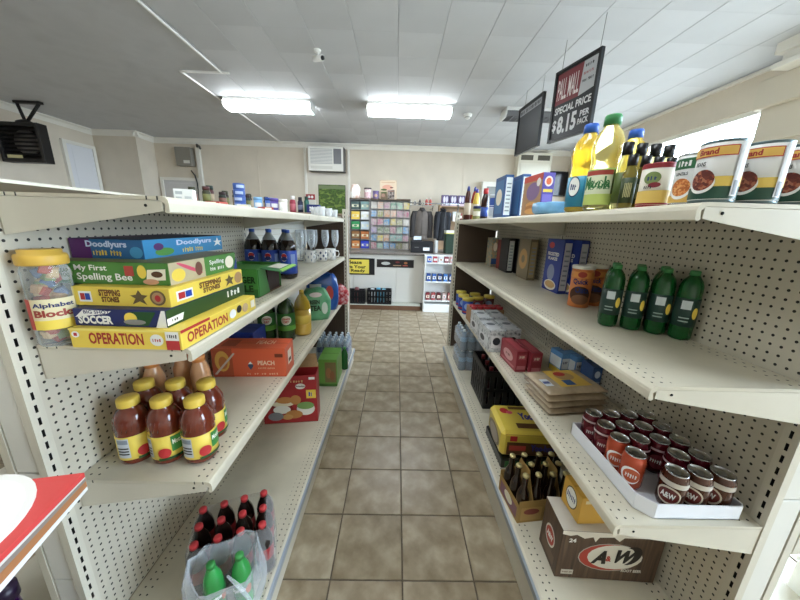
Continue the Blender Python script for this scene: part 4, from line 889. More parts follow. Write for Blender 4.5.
def squeeze(label, x, y, col, capc, h):
    return bottle('condiment_bottle', label, 'bottle', (x, y, zs), [(0, 0), (.026, 0), (.03, .005), (.028, h * .35), (.03, h * .6), (.02, h * .8), (.011, h * .88)], M(col, .3), [(0, h * .86), (.014, h * .86), (.012, h * .95), (.005, h), (0, h)], M(capc, .4), (h * .15, h * .5, .0305, M('#d8c8b0', .4)), 0, 'condiment bottles at the far end of the top shelf')
squeeze('yellow mustard bottle with purple cap at the far top shelf', .71, 2.84, '#e0b81c', '#4a3a9a', .27); squeeze('dark brown sauce bottle with blue cap nearest the end post', .652, 2.93, '#4a1a12', '#3a4a9a', .3)
squeeze('red ketchup bottle with blue cap beside the mustard', .72, 2.96, '#a82a1c', '#3a4a9a', .3)

# ------------------------------------------------------------------ right upper shelf
zs = RZ[1] + .0006
gpet = M('#155626', .08, trans=.25, ior=1.2, coat=.6)
SP2 = [(0, 0), (.024, 0), (.031, .005), (.0325, .015), (.0325, .17), (.031, .19), (.026, .208), (.018, .22), (.0125, .228)]
gs = bottle('soda_bottle', 'green soda bottle at the front corner of the wrapped group', 'bottle', (.845, 1.13, zs), SP2, gpet, cap(.226, .0145, .017), M('#2a7a3a', .4), (.05, .15, .0333, M('#1d3a33', .4)), facing(.835, 1.1) - .4, 'green soda bottles on the upper shelf', 16, 0, [('r', -.1, .62, .7, .92, M('#c9d2d4', .4)), ('r', -.1, .3, .7, .34, M('#9ab0a8', .4)), ('r', -.1, .18, .7, .22, M('#9ab0a8', .4)), ('d', 1.1, .5, .25, .2, YEL)])
for x, y, l in ((.907, 1.092, 'green soda bottle second along the front of the group'), (.968, 1.05, 'green soda bottle third along the front of the group'), (1.014, .997, 'green soda bottle against the pegboard'),
                (.885, 1.192, 'green soda bottle in the second row nearest the oats'), (.952, 1.15, 'green soda bottle in the second row, middle'), (1.01, 1.108, 'green soda bottle at the back, its cap highest')):
    dup(gs, (x, y, zs), facing(x, y) - .3, l)
oatm = M('#d9781f', .45)
def oats(label, x, y):
    return tub('oats_canister', label, 'canister', x, y, .048, .2, oatm, M('#efece2', .4), [('r', -1.5, .72, 1.5, .86, M('#e8922a', .4)), ('d', 0, .8, .4, .07, M('#b8321c', .4)), ('d', 0, .32, .95, .2, M('#4a2a1c', .5)), ('d', .1, .2, .8, .12, M('#8a5a3a', .6)), ('t', 'Quick', -.75, .55, .6, .7, navy), ('t', 'Oats', -.45, .36, .75, .52, navy)], 'orange oats canisters', zs, .012)
oats('orange oats canister with white lid, nearer the aisle', .905, 1.43); oats('orange oats canister half hidden by the green bottles', 1.0, 1.475)
flk = {'left': [('r', 0, 0, 1, 1, M('#1c3a9a', .45)), ('d', .3, .88, .16, .06, RED), ('t', 'FROSTED', .12, .68, .8, .75, WHITE, .04), ('t', 'FLAKES', .18, .6, .74, .66, WHITE, .04), ('d', .45, .36, .22, .16, M('#8a95b8', .5)), ('d', .5, .12, .36, .1, cream), ('d', .5, .13, .3, .07, M('#d9a85a', .5))]}
cereal('blue flake cereal box with bowl picture on upper shelf', .965, 1.79, .05, .19, .31, M('#1c3a9a', .45), M('#c8ccd2', .5), flk, 0, zs, 'blue cereal boxes on the upper shelf')
cereal('blue cereal box against the pegboard behind the other blue one', 1.021, 1.73, .048, .19, .31, M('#1c3a9a', .45), M('#b9bec6', .5), flk, 0, zs, 'blue cereal boxes on the upper shelf')
cereal('brown and tan ring cereal box on the upper shelf', .975, 2.24, .055, .2, .29, M('#7a6a4a', .5), M('#a8946a', .5), {'left': [('r', 0, .0, 1, 1, M('#8a7a5a', .5)), ('d', .5, .5, .36, .26, M('#c9964a', .5)), ('d', .5, .5, .15, .1, M('#8a7a5a', .5))]}, 0, zs)
cereal('black box with white spine on upper shelf, nearer the aisle', .945, 2.58, .052, .19, .28, M('#17171c', .45), M('#cdd0cc', .5), {}, 0, zs, 'black boxes on the upper shelf')
cereal('black box with white spine on upper shelf, against the pegboard', 1.013, 2.54, .052, .19, .28, M('#17171c', .45), M('#cdd0cc', .5), {}, 0, zs, 'black boxes on the upper shelf')
mixm = ramp_mat('busy_snack_print', ['#3a5a7a', '#8a9a8a', '#c4a070', '#5a7a9a'], 40, .4)
cereal('grey-green box with blue base at the far end of upper shelf', .925, 2.92, .06, .16, .27, mixm, M('#8aa08a', .5), {'front': [('r', 0, .1, 1, .3, M('#2a5a9a', .5)), ('d', .5, .7, .3, .15, cream)]}, 0, zs, None, 'snack_box')
cereal('red and yellow snack box beside the black boxes', .955, 2.76, .045, .08, .26, M('#8a2a22', .5), M('#c48a3a', .5), {'front': [('r', .1, .4, .9, .8, M('#c48a2a', .5)), ('d', .5, .55, .3, .1, RED)]}, 0, zs, None, 'snack_box')

# ------------------------------------------------------------------ right middle shelf
zs = RZ[0] + .0006
tr = T('can_tray', 'white cardboard tray holding soda cans on the middle shelf', 'tray', (.866, .853, zs)); wm = M('#e9ebf2', .6)
ax0, ax1, ay0, ay1, chf = -.146, .146, -.181, .181, .035
outer = [(ax0, ay1), (ax0, ay0 + chf), (ax0 + chf, ay0), (ax1 - chf * .3, ay0), (ax1, ay0 + chf * .3), (ax1, ay1)]
def wallseg(p, q, h0, h1, t=.003):
    d = Vector((q[0] - p[0], q[1] - p[1])); nrm = Vector((-d.y, d.x)).normalized() * t
    vs = [(p[0], p[1], 0), (q[0], q[1], 0), (q[0], q[1], h1), (p[0], p[1], h0), (p[0] + nrm.x, p[1] + nrm.y, 0), (q[0] + nrm.x, q[1] + nrm.y, 0), (q[0] + nrm.x, q[1] + nrm.y, h1), (p[0] + nrm.x, p[1] + nrm.y, h0)]
    return MB().add(vs, [(0, 1, 2, 3), (4, 7, 6, 5), (3, 2, 6, 7), (0, 4, 5, 1), (1, 5, 6, 2), (0, 3, 7, 4)], wm)
MB().prism(outer, 'z', 0, .002, wm).build('tray_floor', tr)
hs = [.05, .05, .05, .046, .046, .046, .05]
for k in range(6): wallseg(outer[k], outer[(k + 1) % 6], hs[k], hs[k + 1]).build('tray_wall', tr)
alu = M('#c6c8ca', .22, 1.0)
def soda_can(name, label, x, y, col, ops, rz=0.0, group=None):
    o = T(name, label, 'can', (x, y, zs + .0025), facing(x, y) + rz, group)
    MB().lathe([(0, .006), (.02, .004), (.024, .0), (.0285, .004), (.032, .014), (.0325, .016), (.0325, .098), (.031, .106), (.0275, .116)], M(col, .22, .35, coat=.3), 24).build('can_body', o)
    tp = MB().lathe([(.0275, .116), (.0283, .1185), (.0275, .1205), (.026, .1195), (.0255, .1165), (.004, .117), (0, .117)], alu, 24).build('lid', o)
    b = MB(); b.disc(.0, .0, .009, .013, lambda u, v: (u, v - .004, .1182), M('#9ea1a4', .3, 1.0), 14); b.build('pull_tab', tp)
    a = MB(); t = MB()
    for k, op in enumerate(ops):
        F = CYL(.0325, .0004 + .0002 * k); r, h = .0325, .12
        if op[0] == 'r': a.patch(op[1] * r, op[2] * h, op[3] * r, op[4] * h, F, op[5], 10)
        elif op[0] == 'd': a.disc(op[1] * r, op[2] * h, op[3] * r, op[4] * h, F, op[5], 24, op[6] if len(op) > 6 else 0, 5)
        else: t.text(op[1], op[2] * r, op[3] * h, op[4] * r, op[5] * h, F, op[6], .04)
    p = a.build('can_print', o) if a.v else None
    if t.v: t.build('lettering', p or o)
    return o
swoosh = [('d', -.2, .45, .8, .24, WHITE, .3), ('d', -.1, .45, .7, .19, M('#c9541c', .3), .3), ('t', 'Crush', -.6, .38, .35, .52, WHITE)]
mar = ('#5c1220', [('r', -3.14, .74, 3.14, .8, M('#c9b8bc', .3)), ('d', 0, .42, .7, .22, M('#7d2030', .3)), ('t', 'Pepper', -.55, .36, .55, .5, WHITE)])
org = ('#c8481a', swoosh); rb = ('#4a2818', [('r', -3.14, .68, 3.14, .81, M('#cfc8bc', .35)), ('d', -.3, .42, .9, .24, M('#d8ccb8', .4), .25), ('d', -.3, .42, .78, .19, M('#6a1c14', .4), .25), ('t', 'A&W', -.85, .34, .2, .5, WHITE)])
CX = (.768, .8345, .901, .9675); CY = (.994, .925, .856, .787, .718)
cols_w = ('the aisle side', 'second from the aisle side', 'third from the aisle side', 'the pegboard side'); rows_w = ('back row', 'second row from back', 'middle row', 'second row from front', 'front row')
proto = {}
for r, yy in enumerate(CY):
    for c, xx in enumerate(CX):
        if (r, c) in ((4, 0), (3, 1)): continue
        k = 'o' if (r, c) in ((2, 0), (3, 0)) else 'r' if r == 4 else 'm'
        lab = {'o': 'orange soda', 'r': 'brown root beer', 'm': 'maroon soda'}[k] + ' can in white tray, ' + rows_w[r] + ', ' + cols_w[c]
        x, y = xx, yy - .006 * (c - 1.5) / 3
        
        if k not in proto:
            proto[k] = soda_can('soda_can', lab, x, y, *{'o': org, 'r': rb, 'm': mar}[k], .2, 'soda cans in the white tray')
        else: dup(proto[k], (x, y, zs + .0025), facing(x, y) + .25 * math.sin(7 * r + 3 * c), lab)
beige = M('#b09a7c', .35, coat=.3, noise=.2, nscale=25)
for k in range(4):
    lab = ('lowest', 'second from bottom', 'third from bottom', 'topmost')[k]
    o = T('bean_bag', ('plastic bag of dry beans in the stack, ' + lab) + (', with yellow label' if k == 3 else ''), 'bag', (.815 - .006 * k, 1.255 + .004 * (k % 2), zs + k * .0302), .1 + .04 * (k % 2), 'stacked bags of dry beans')
    b = MB(); vs = []; fs = []; nx, ny = 14, 8; W, D, Hh = .29, .2, .03; rn = random.Random(k)
    for side in (0, 1):
        for i in range(nx + 1):
            for q in range(ny + 1):
                u, v = i / nx, q / ny; e = (1 - (2 * u - 1) ** 14) * (1 - (2 * v - 1) ** 10)
                zz = Hh / 2 + (1 if side else -1) * Hh / 2 * (.12 + .88 * e) * (1 if not side else 1 - .06 * rn.random())
                vs.append(((u - .5) * W, (v - .5) * D * (1 + .02 * math.sin(9 * u)), zz))
    o_ = (nx + 1) * (ny + 1)
    for i in range(nx):
        for q in range(ny):
            a, bb, c, d = i * (ny + 1) + q, (i + 1) * (ny + 1) + q, (i + 1) * (ny + 1) + q + 1, i * (ny + 1) + q + 1
            fs += [(a, d, c, bb), (o_ + a, o_ + bb, o_ + c, o_ + d)]
    for i in range(nx):
        a, bb = i * (ny + 1), (i + 1) * (ny + 1); fs += [(a, bb, o_ + bb, o_ + a), (a + ny, o_ + a + ny, o_ + bb + ny, bb + ny)]
    for q in range(ny):
        a = q; bb = nx * (ny + 1) + q; fs += [(a, o_ + a, o_ + a + 1, a + 1), (bb, bb + 1, o_ + bb + 1, o_ + bb)]
    b.add(vs, fs, beige, True); b.build('sack', o)
    if k == 3:
        prints({'top': [('r', .28, .15, .8, .88, M('#e4b92a', .4)), ('d', .54, .6, .16, .18, M('#c49a5a', .5)), ('d', .5, .7, .1, .1, RED), ('r', .4, .2, .56, .42, M('#2a5a9a', .4)), ('r', .05, .2, .18, .5, M('#d8dde2', .4)), ('r', .06, .3, .17, .4, M('#3a4a8a', .4))]}, (W, D, Hh), o, .0012)
for k, (x, y, l) in enumerate(((.945, 1.57, 'nearer the aisle'), (1.0, 1.53, 'in the middle'), (1.025, 1.41, 'by the pegboard'))):
    carton('mix_box', 'blue and white box with yellow base, ' + l, 'box', (x, y, zs), (.046, .1, .13), .15 if k < 2 else 0, M('#5a9ad8', .45) if k < 2 else M('#3a5f9a', .45),
      {'front': [('r', .05, .3, .95, .78, M('#e8ecee', .45)), ('t', 'MIX', .2, .52, .8, .66, navy, .03), ('r', .05, .0, .95, .26, YEL)] if k < 2 else [('r', .1, .2, .9, .4, M('#8aa4c4', .5)), ('d', .5, .7, .3, .15, M('#c9d6e8', .5))], 'left': [('r', .05, .3, .95, .78, M('#dfe6ea', .45)), ('r', .05, .0, .95, .26, YEL)] if k < 2 else []}, 'blue and white boxes behind the bean bags', flap=BLUE)
for k, (x, l) in enumerate(((.715, 'nearer the aisle'), (.79, 'further from the aisle'))):
    carton('red_carton', 'dark red carton with pale print beside the silver boxes, ' + l, 'carton', (x, 1.66 - .02 * k, zs), (.062, .22, .125), .06, M('#9c2a38', .45),
      {'front': [('r', .1, .12, .9, .3, M('#c46a72', .5)), ('r', .15, .6, .85, .85, M('#b84a56', .5)), ('t', 'TEAS', .25, .66, .75, .8, cream, .03)], 'left': [('d', .5, .5, .3, .25, M('#d8a0a0', .5)), ('r', .1, .1, .9, .2, M('#c46a72', .5)), ('t', 'TEAS', .36, .44, .64, .58, M('#7a1a26', .4), .03)], 'top': [('r', .2, .1, .8, .9, M('#b84450', .5))]}, 'dark red cartons', flap=M('#6a1420', .5))
silv = ramp_mat('silver_printed_foil', ['#8f9296', '#d6d8da', '#b4b7bb', '#5f646c'], 45, .28, detail=2)
for k, (x, y, l) in enumerate(((.66, 1.93, 'nearest the red cartons, aisle side'), (.775, 1.95, 'nearest the red cartons, inner side'), (.665, 2.2, 'second from the red cartons, aisle side'), (.78, 2.22, 'second from the red cartons, inner side'))):
    carton('drink_pouch_box', 'silver foil-wrapped drink box, ' + l, 'box', (x, y, zs), (.1, .22, .15), .04, silv, {'front': [('r', .15, .2, .85, .75, M('#e2e2e4', .35)), ('d', .5, .5, .25, .18, M('#2f3238', .4))], 'left': [('r', .1, .2, .9, .6, M('#dcdde0', .35)), ('d', .4, .4, .2, .14, M('#3a3a40', .4))], 'top': [('r', .15, .1, .85, .9, M('#cfd1d4', .35)), ('d', .5, .6, .3, .12, M('#6a6e76', .4))]}, 'silver drink boxes', flap=GREY)
rc = carton('tin_case', 'brown case of tins with red lids beyond the silver boxes', 'case', (.77, 2.47, zs), (.27, .18, .13), .02, M('#a87a4a', .6), {'front': [('r', .05, .1, .95, .6, M('#7a4a2a', .6))]})
for k in range(5): MB().lathe([(0, .13), (.025, .13), (.026, .135), (.026, .147), (.024, .15), (0, .15)], M('#b81f2a', .4), 14, c=(-.108 + .054 * k, -.055)).build('red_lid', rc); MB().lathe([(0, .13), (.025, .13), (.026, .135), (.026, .147), (.024, .15), (0, .15)], M('#b81f2a', .4), 14, c=(-.108 + .054 * k, .0)).build('red_lid', rc)
for k, (x, y, c, l) in enumerate(((.68, 2.72, '#1f4fb0', 'blue canister with yellow lid nearest the case of tins'), (.67, 2.86, '#2a3f9a', 'blue canister with yellow lid by the shelf edge'), (.79, 2.78, '#7a2a2a', 'dark red canister with yellow lid deeper on the shelf'), (.8, 2.93, '#3a4a5a', 'grey canister with yellow lid in the back row'), (.68, 3.02, '#1f4fb0', 'blue canister with yellow lid beside the end post'), (.92, 2.85, '#5a2a2a', 'brown canister with yellow lid against the pegboard'))):
    tub('coffee_canister', l, 'canister', x, y, .05, .15, M(c, .4), M('#d9c22a', .4), [('d', 0, .5, .6, .2, M('#8fb0e0', .4)), ('r', -1, .1, 1, .2, M('#c4322a', .4))], 'yellow-lidded canisters', zs, .022)

# ------------------------------------------------------------------ right base deck
zs = RDZ + .0006
wood = ramp_mat('printed_plank_art', ['#2f2219', '#5a4433', '#4a3628', '#6e5743'], 9, .5, stretch=(4, 4, .25))
aw = carton('soda_case', 'brown wood-print root beer case with a white oval logo on the bottom shelf', 'case', (.845, .935, zs), (.38, .145, .232), -.05, wood,
  {'front': [('p', [(0, 1), (0, .93), (.08, .9), (.14, .93), (.22, .86), (.3, .9), (.33, .8), (.36, .9), (.5, .92), (.56, .84), (.6, .92), (1, .94), (1, 1)], M('#e4ddd0', .5)), ('d', .5, .5, .31, .29, M('#b5b0a8', .5), .12), ('d', .5, .5, .3, .275, M('#b8341c', .5), .12), ('d', .55, .51, .27, .255, M('#ddd8cc', .5), .12), ('d', .7, .56, .1, .2, M('#231a16', .5), -.2), ('d', .64, .53, .085, .19, M('#ddd8cc', .5), -.2),
     ('t', 'A', .32, .36, .47, .64, M('#1d1512', .5), .06, .35), ('t', '&', .465, .42, .52, .54, M('#b8341c', .5), .05), ('t', 'W', .5, .4, .71, .68, M('#1d1512', .5), .06, .3), ('t', '24', .07, .78, .14, .86, WHITE, .04), ('t', 'ROOT BEER', .64, .22, .84, .28, M('#d8d0c4', .5), .03), ('r', .05, .1, .17, .2, M('#c9c4ba', .5)), ('t', 'caffeine free', .06, .13, .16, .17, brown, .02)],
   'left': [('d', .5, .5, .26, .2, M('#ddd8cc', .5)), ('d', .5, .5, .22, .16, M('#b8341c', .5)), ('r', .15, .1, .85, .28, M('#6e5743', .5)), ('t', 'A&W', .34, .44, .66, .56, WHITE, .05)], 'top': [('r', 0, 0, 1, 1, M('#cfc8bc', .5))]})
carton('yellow_carton', 'yellow drink carton with white oval logo on top of the brown case', 'carton', (.85, .955, zs + .234), (.27, .11, .12), .03, M('#d9a40e', .4),
  {'left': [('d', .5, .55, .32, .38, M('#3a3a2a', .4)), ('d', .5, .55, .29, .34, WHITE), ('t', 'Squirt', .26, .45, .74, .68, M('#3a4a8a', .4), .04)], 'front': [('r', .06, .78, .16, .9, M('#e8dcb0', .5))], 'top': [('r', .1, .4, .25, .6, M('#e8dcb0', .5))]}, flap=M('#a87a0a', .5))
beer = M('#1d0f08', .08, coat=.6)
def six_pack(label, x, y, rz, col):
    o = T('beer_carrier', label, 'carrier', (x, y, zs), rz, 'six-bottle beer carriers'); w, d, h = .128, .19, .12; m = M(col, .6)
    MB().box(-w / 2, w / 2, -d / 2, d / 2, 0, .003, m).box(-w / 2, w / 2, -d / 2, -d / 2 + .002, .003, h, m).box(-w / 2, w / 2, d / 2 - .002, d / 2, .003, h, m).box(-w / 2, -w / 2 + .002, -d / 2, d / 2, .003, h * .8, m).box(w / 2 - .002, w / 2, -d / 2, d / 2, .003, h * .8, m).build('carrier_body', o)
    MB().prism([(-d / 2, .003), (d / 2, .003), (d / 2, h), (.05, .2), (.04, .235), (-.04, .235), (-.05, .2), (-d / 2, h)], 'x', -.0012, .0012, m).build('handle_panel', o)
    prints({'front': [('r', .1, .1, .9, .7, M('#c49a4a', .5)), ('d', .5, .5, .3, .14, M('#8a3a2a', .5))], 'left': [('r', .08, .1, .92, .6, M('#8a5a6a', .5)), ('d', .5, .4, .2, .2, cream)]}, (w, d, h), o)
    f = None
    for i in (-1, 1):
        for q in (-1, 0, 1):
            l = (i * .0315, q * .0615, .004)
            if f is None:
                f = MB().lathe([(0, 0), (.027, 0), (.029, .004), (.029, .12), (.024, .145), (.0135, .17), (.0125, .225)], beer, 14).build('beer_bottle', o); f.location = l
                MB().lathe([(0, .222), (.0145, .222), (.0145, .228), (.012, .232), (0, .232)], M('#c8b878', .35, .6), 14).build('crown_cap', f)
            else:
                g_ = f.copy(); COL.objects.link(g_); g_.location = l
                for c in f.children: e = c.copy(); COL.objects.link(e); e.parent = g_
six_pack('gold cardboard six-pack carrier of brown beer bottles at the shelf edge', .64, 1.19, .12, '#b08a3c'); six_pack('gold six-pack carrier of beer bottles behind the brown root beer case', .775, 1.2, .06, '#a8843a')
blk = T('bottle_tray', 'black tray pack of dark green cans under the yellow pack', 'pack', (.79, 1.56, zs))
MB().box(-.17, .17, -.15, .15, 0, .06, M('#10140f', .3), .006).build('tray_body', blk)
for k in range(5):
    MB().box(-.15 + .06 * k, -.115 + .06 * k, -.1515, -.15, .01, .05, M('#1f5a2a', .4)).build('green_stripe', blk)
yh = T('drink_pack', 'yellow plastic-wrapped chocolate drink pack on the bottom shelf', 'pack', (.785, 1.56, zs + .0606), -.05)
yw = M('#e2c618', .3, coat=.4); W, D, Hh = .33, .28, .165
b = MB().box(-W / 2, W / 2, -D / 2, D / 2, 0, Hh, yw, .022); b.build('wrapped_body', yh)
prints({'front': [('r', .1, .14, .96, .62, M('#5a3a1c', .5)), ('r', .14, .66, .26, .86, RED), ('t', 'Yoo-hoo', .5, .3, .9, .56, M('#3a3a9a', .4), .05), ('r', .14, .3, .42, .5, M('#c43a2a', .5)), ('r', .05, .9, .95, .94, M('#c9a812', .4))],
        'top': [('r', .3, .14, .95, .3, M('#5a3a1c', .5)), ('d', .2, .72, .08, .1, RED), ('d', .28, .66, .06, .06, pink), ('t', 'Yoo-hoo', .42, .42, .92, .66, M('#2a2a9a', .4), .06), ('r', .3, .78, .95, .88, M('#6a4a1c', .5))],
        'left': [('d', .5, .4, .38, .34, M('#7a6a58', .4)), ('d', .5, .38, .3, .26, M('#a89888', .4))]}, (W, D, Hh), yh, .0012)
def crate(label, loc, w, d, h, col, rz=0.0, group=None):
    o = T('milk_crate', label, 'crate', loc, rz, group); m = M(col, .45)
    MB().box(-w / 2, w / 2, -d / 2, d / 2, 0, .008, m).build('crate_floor', o)
    for nm, L, pos, ax in (('f', w, -d / 2, 'x'), ('b', w, d / 2, 'x'), ('l', d, -w / 2, 'y'), ('r', d, w / 2, 'y')):
        b = MB(); t = .005
        def bar(a0, a1, z0, z1):
            if ax == 'x': b.box(a0, a1, pos - t, pos + t, z0, z1, m)
            else: b.box(pos - t, pos + t, a0, a1, z0, z1, m)
        bar(-L / 2, L / 2, h - .045, h); bar(-L / 2, L / 2, .008, .04); bar(-L / 2, L / 2, h * .5 - .012, h * .5 + .012)
        n = max(4, int(L / .05))
        for k in range(n + 1): a = -L / 2 + L * k / n; bar(max(-L / 2, a - .017), min(L / 2, a + .017), .04, h - .045)
        b.build('crate_side', o)
    return o
crate('black plastic milk crate of bottles on the bottom shelf', (.83, 2.16, zs), .31, .36, .31, '#15161a')
cb0 = None
for i in range(3):
    for q in range(3):
        x, y = .735 + .095 * i, 2.05 + .11 * q
        if cb0 is None: cb0 = bottle('wine_bottle', 'dark red bottle in the black crate, front row, aisle side', 'bottle', (x, y, zs + .009), [(0, 0), (.034, 0), (.036, .004), (.036, .17), (.02, .21), (.013, .24), (.013, .27)], M('#26080e', .1, coat=.5), [(0, .268), (.0155, .268), (.0155, .3), (0, .3)], M('#7a1a24', .4), None, 0, 'bottles in the black crate', 12)
        else: dup(cb0, (x, y, zs + .009), 0, 'dark red bottle in the black crate, %s row, %s' % (('front', 'middle', 'rear')[q], ('aisle side', 'centre', 'pegboard side')[i]))
wl = M('#2a4a9a', .4)
bottle_pack('water_pack', 'lower pack of clear water bottles at the far end of the bottom shelf', (.76, 2.73, zs), 4, 4, .075, .2, waterm, M('#dfe8ee', .3), 0, True, M('#8fb4d4', .4), 'stacked water packs')
bottle_pack('water_pack', 'upper pack of clear water bottles at the far end of the bottom shelf', (.76, 2.73, zs + .201), 4, 4, .075, .2, waterm, M('#dfe8ee', .3), 0, True, M('#8fb4d4', .4), 'stacked water packs')
# ------------------------------------------------------------------ things on top of the left shelving
zs = LZ[2] + .0006
carton('small_white_box', 'small white carton with grey print at the near top shelf', 'box', (-.64, .955, zs), (.05, .03, .034), .3, M('#eef0ee', .5), {'front': [('r', .1, .55, .45, .8, M('#b9c0c4', .5)), ('r', .55, .2, .9, .4, M('#c9ced0', .5)), ('r', .1, .2, .4, .35, M('#c9ced0', .5))]})
for k in range(4):
    o = T('blue_tin', 'blue and white tin in the stack of four, ' + ('lowest', 'second from bottom', 'third from bottom', 'topmost')[k], 'tin', (-.70, 1.4, zs + k * .0262), .3 * k, 'stacked blue tins on the left top shelf')
    MB().lathe([(0, 0), (.0225, 0), (.0235, .001), (.0235, .025), (.0225, .026), (0, .026)], M('#2f56a8', .35), 20).build('tin_body', o)
    b = MB(); b.patch(-.02, .007, .012, .019, CYL(.0235, .0006), M('#a9bde4', .4), 8); b.build('tin_label', o)
for k, (x, y, c, lc, h, l) in enumerate(((-.745, 1.68, '#6aa6dc', '#7fb8ea', .07, 'light blue cup on the top shelf'), (-.72, 1.76, '#3a6ac4', '#2a56b0', .075, 'mid blue cup behind the light blue one'), (-.675, 1.72, '#5a46a8', '#6a56b8', .07, 'purple cup beside the blue cups'), (-.62, 1.7, '#e6e6e0', '#eeeeea', .065, 'white plastic cylinder at the top shelf edge'))):
    tub('cup_tub', l, 'cup', x, y, .021, h, M(c, .4), M(lc, .4), [('r', -.8, .3, .8, .6, M('#e9e9ee', .4))] if k < 3 else [], 'small cups on the left top shelf', zs, .012)
for k in range(3): carton('flat_packet', ('red', 'white', 'red and white')[k] + ' flat packet lying near the blue tins', 'packet', (-.66 + .02 * k, 1.15 + .16 * k, zs), (.05, .06, .012), .4 * k, M(('#c44a3a', '#e4e4de', '#b8382e')[k], .5), {'top': [('r', .1, .1, .9, .5, WHITE)], 'front': [('r', .2, .2, .8, .8, cream)]})
gj = None
for k in range(8):
    x, y = -.60 - .05 * (k % 3), 2.45 + .085 * k
    l = 'clear glass cup on the far top shelf, ' + ('first', 'second', 'third', 'fourth', 'fifth', 'sixth', 'seventh', 'last')[k] + ' in the row'
    if gj is None:
        gj = T('glass_cup', l, 'glass', (x, y, zs), 0, 'clear cups on the far top shelf')
        MB().lathe([(0, 0), (.024, 0), (.026, .004), (.031, .07), (.0295, .07), (.0245, .008), (0, .006)], film('pale_glass', '#f2f4f4', .4, .05, .7), 16).build('cup', gj)
        MB().tube([(.028, 0, .055), (.044, 0, .05), (.044, 0, .025), (.026, 0, .018)], .003, film('pale_glass_handle', '#f2f4f4', .4, .05, .7), 6).build('handle', gj)
    else: dup(gj, (x, y, zs), .7 * k, l)
zr = 1.615 + .0006
dk = [M(c, .3) for c in ('#2a1a1c', '#33331c', '#4a2424', '#1c2a22')]
ord_ = ('first', 'second', 'third', 'fourth', 'fifth', 'sixth', 'seventh', 'eighth', 'ninth', 'tenth', 'eleventh', 'twelfth')
for k in range(12):
    y = 1.98 + .092 * k; h = .1 + .03 * ((k * 7) % 3) / 2
    bottle('spice_jar', 'small dark jar on the rear top shelf, %s from the near end' % ord_[k], 'jar', (-1.28 + .03 * (k % 2), y, zr), [(0, 0), (.022, 0), (.024, .003), (.024, h * .7), (.019, h * .8), (.018, h * .82)], dk[k % 4], [(0, h * .8), (.021, h * .8), (.021, h), (0, h)], dk[(k + 1) % 4], (h * .2, h * .6, .0244, M(('#8a5a4a', '#6a6a3a', '#a08a6a')[k % 3], .5)), 0, 'dark jars on the rear top shelf', 12)
# end-cap board and what stands on it
ec = T('endcap_shelf', 'wooden end-cap shelf board beyond the left shelving', 'shelf', (-.98, 3.42, 0))
MB().box(-.44, .42, -.19, .22, 1.6, 1.622, M('#a8927a', .6, noise=.1, nscale=8), .002).build('board', ec)
for sx in (-.42, .4): MB().box(sx - .012, sx + .012, -.17, .2, 0, 1.6, M('#8a7a68', .6)).build('side_panel', ec)
MB().box(-.43, .41, -.2, .21, 0.0, .1, M('#8a7a68', .6)).build('plinth', ec)
ze = 1.6226
bottle('lotion_bottle', 'red lotion bottle with white cap on the end-cap shelf', 'bottle', (-1.13, 3.38, ze), [(0, 0), (.03, 0), (.032, .005), (.032, .1), (.026, .125), (.016, .135)], M('#b5344a', .35), [(0, .13), (.022, .13), (.022, .17), (0, .171)], M('#ece6e0', .4), (.02, .09, .0325, M('#d86a78', .4)))
bottle('lotion_bottle', 'dark blue lotion bottle beside the red one', 'bottle', (-1.055, 3.4, ze), [(0, 0), (.026, 0), (.028, .005), (.028, .11), (.018, .13)], M('#1c2440', .35), [(0, .127), (.02, .127), (.02, .16), (0, .161)], M('#2a2a30', .4), (.03, .08, .0285, M('#8a94b0', .4)))
bottle('lotion_bottle', 'teal green lotion bottle beside the dark blue one', 'bottle', (-.99, 3.41, ze), [(0, 0), (.024, 0), (.026, .005), (.026, .12), (.016, .14)], M('#1a6a5a', .35), [(0, .137), (.018, .137), (.018, .17), (0, .171)], M('#16403a', .4))
carton('tissue_box', 'navy box with white lettering on the end-cap shelf', 'box', (-.9, 3.36, ze), (.13, .08, .085), 0, M('#22327a', .45), {'front': [('t', 'WET', .2, .5, .8, .8, WHITE, .04), ('t', 'ONES', .2, .2, .8, .46, WHITE, .04)]})
sg = carton('price_card', 'small red card with white marks behind the navy box', 'sign', (-.96, 3.47, ze), (.1, .012, .2), 0, M('#e2dccf', .5), {'front': [('r', 0, .72, 1, 1, M('#a82a2a', .5)), ('d', .35, .86, .14, .07, WHITE), ('d', .68, .86, .14, .07, WHITE)]})
grass = ramp_mat('grass_poster_print', ['#26380f', '#55762a', '#334a1a', '#7a9440', '#425c22'], 14, .6, detail=6, stretch=(1, 1, 2))
pn = T('poster_board', 'green grassy poster board standing on the end-cap shelf', 'poster', (-.735, 3.52, ze), 0)
MB().box(-.15, .15, -.006, .006, .0, .31, M('#3a3a2c', .6), .002).build('backing', pn); MB().box(-.145, .145, -.0075, -.006, .005, .305, grass).build('print_sheet', pn)
MB().box(-.145, .145, -.0085, -.0075, .265, .3, M('#6f7f52', .6)).build('header_strip', pn)

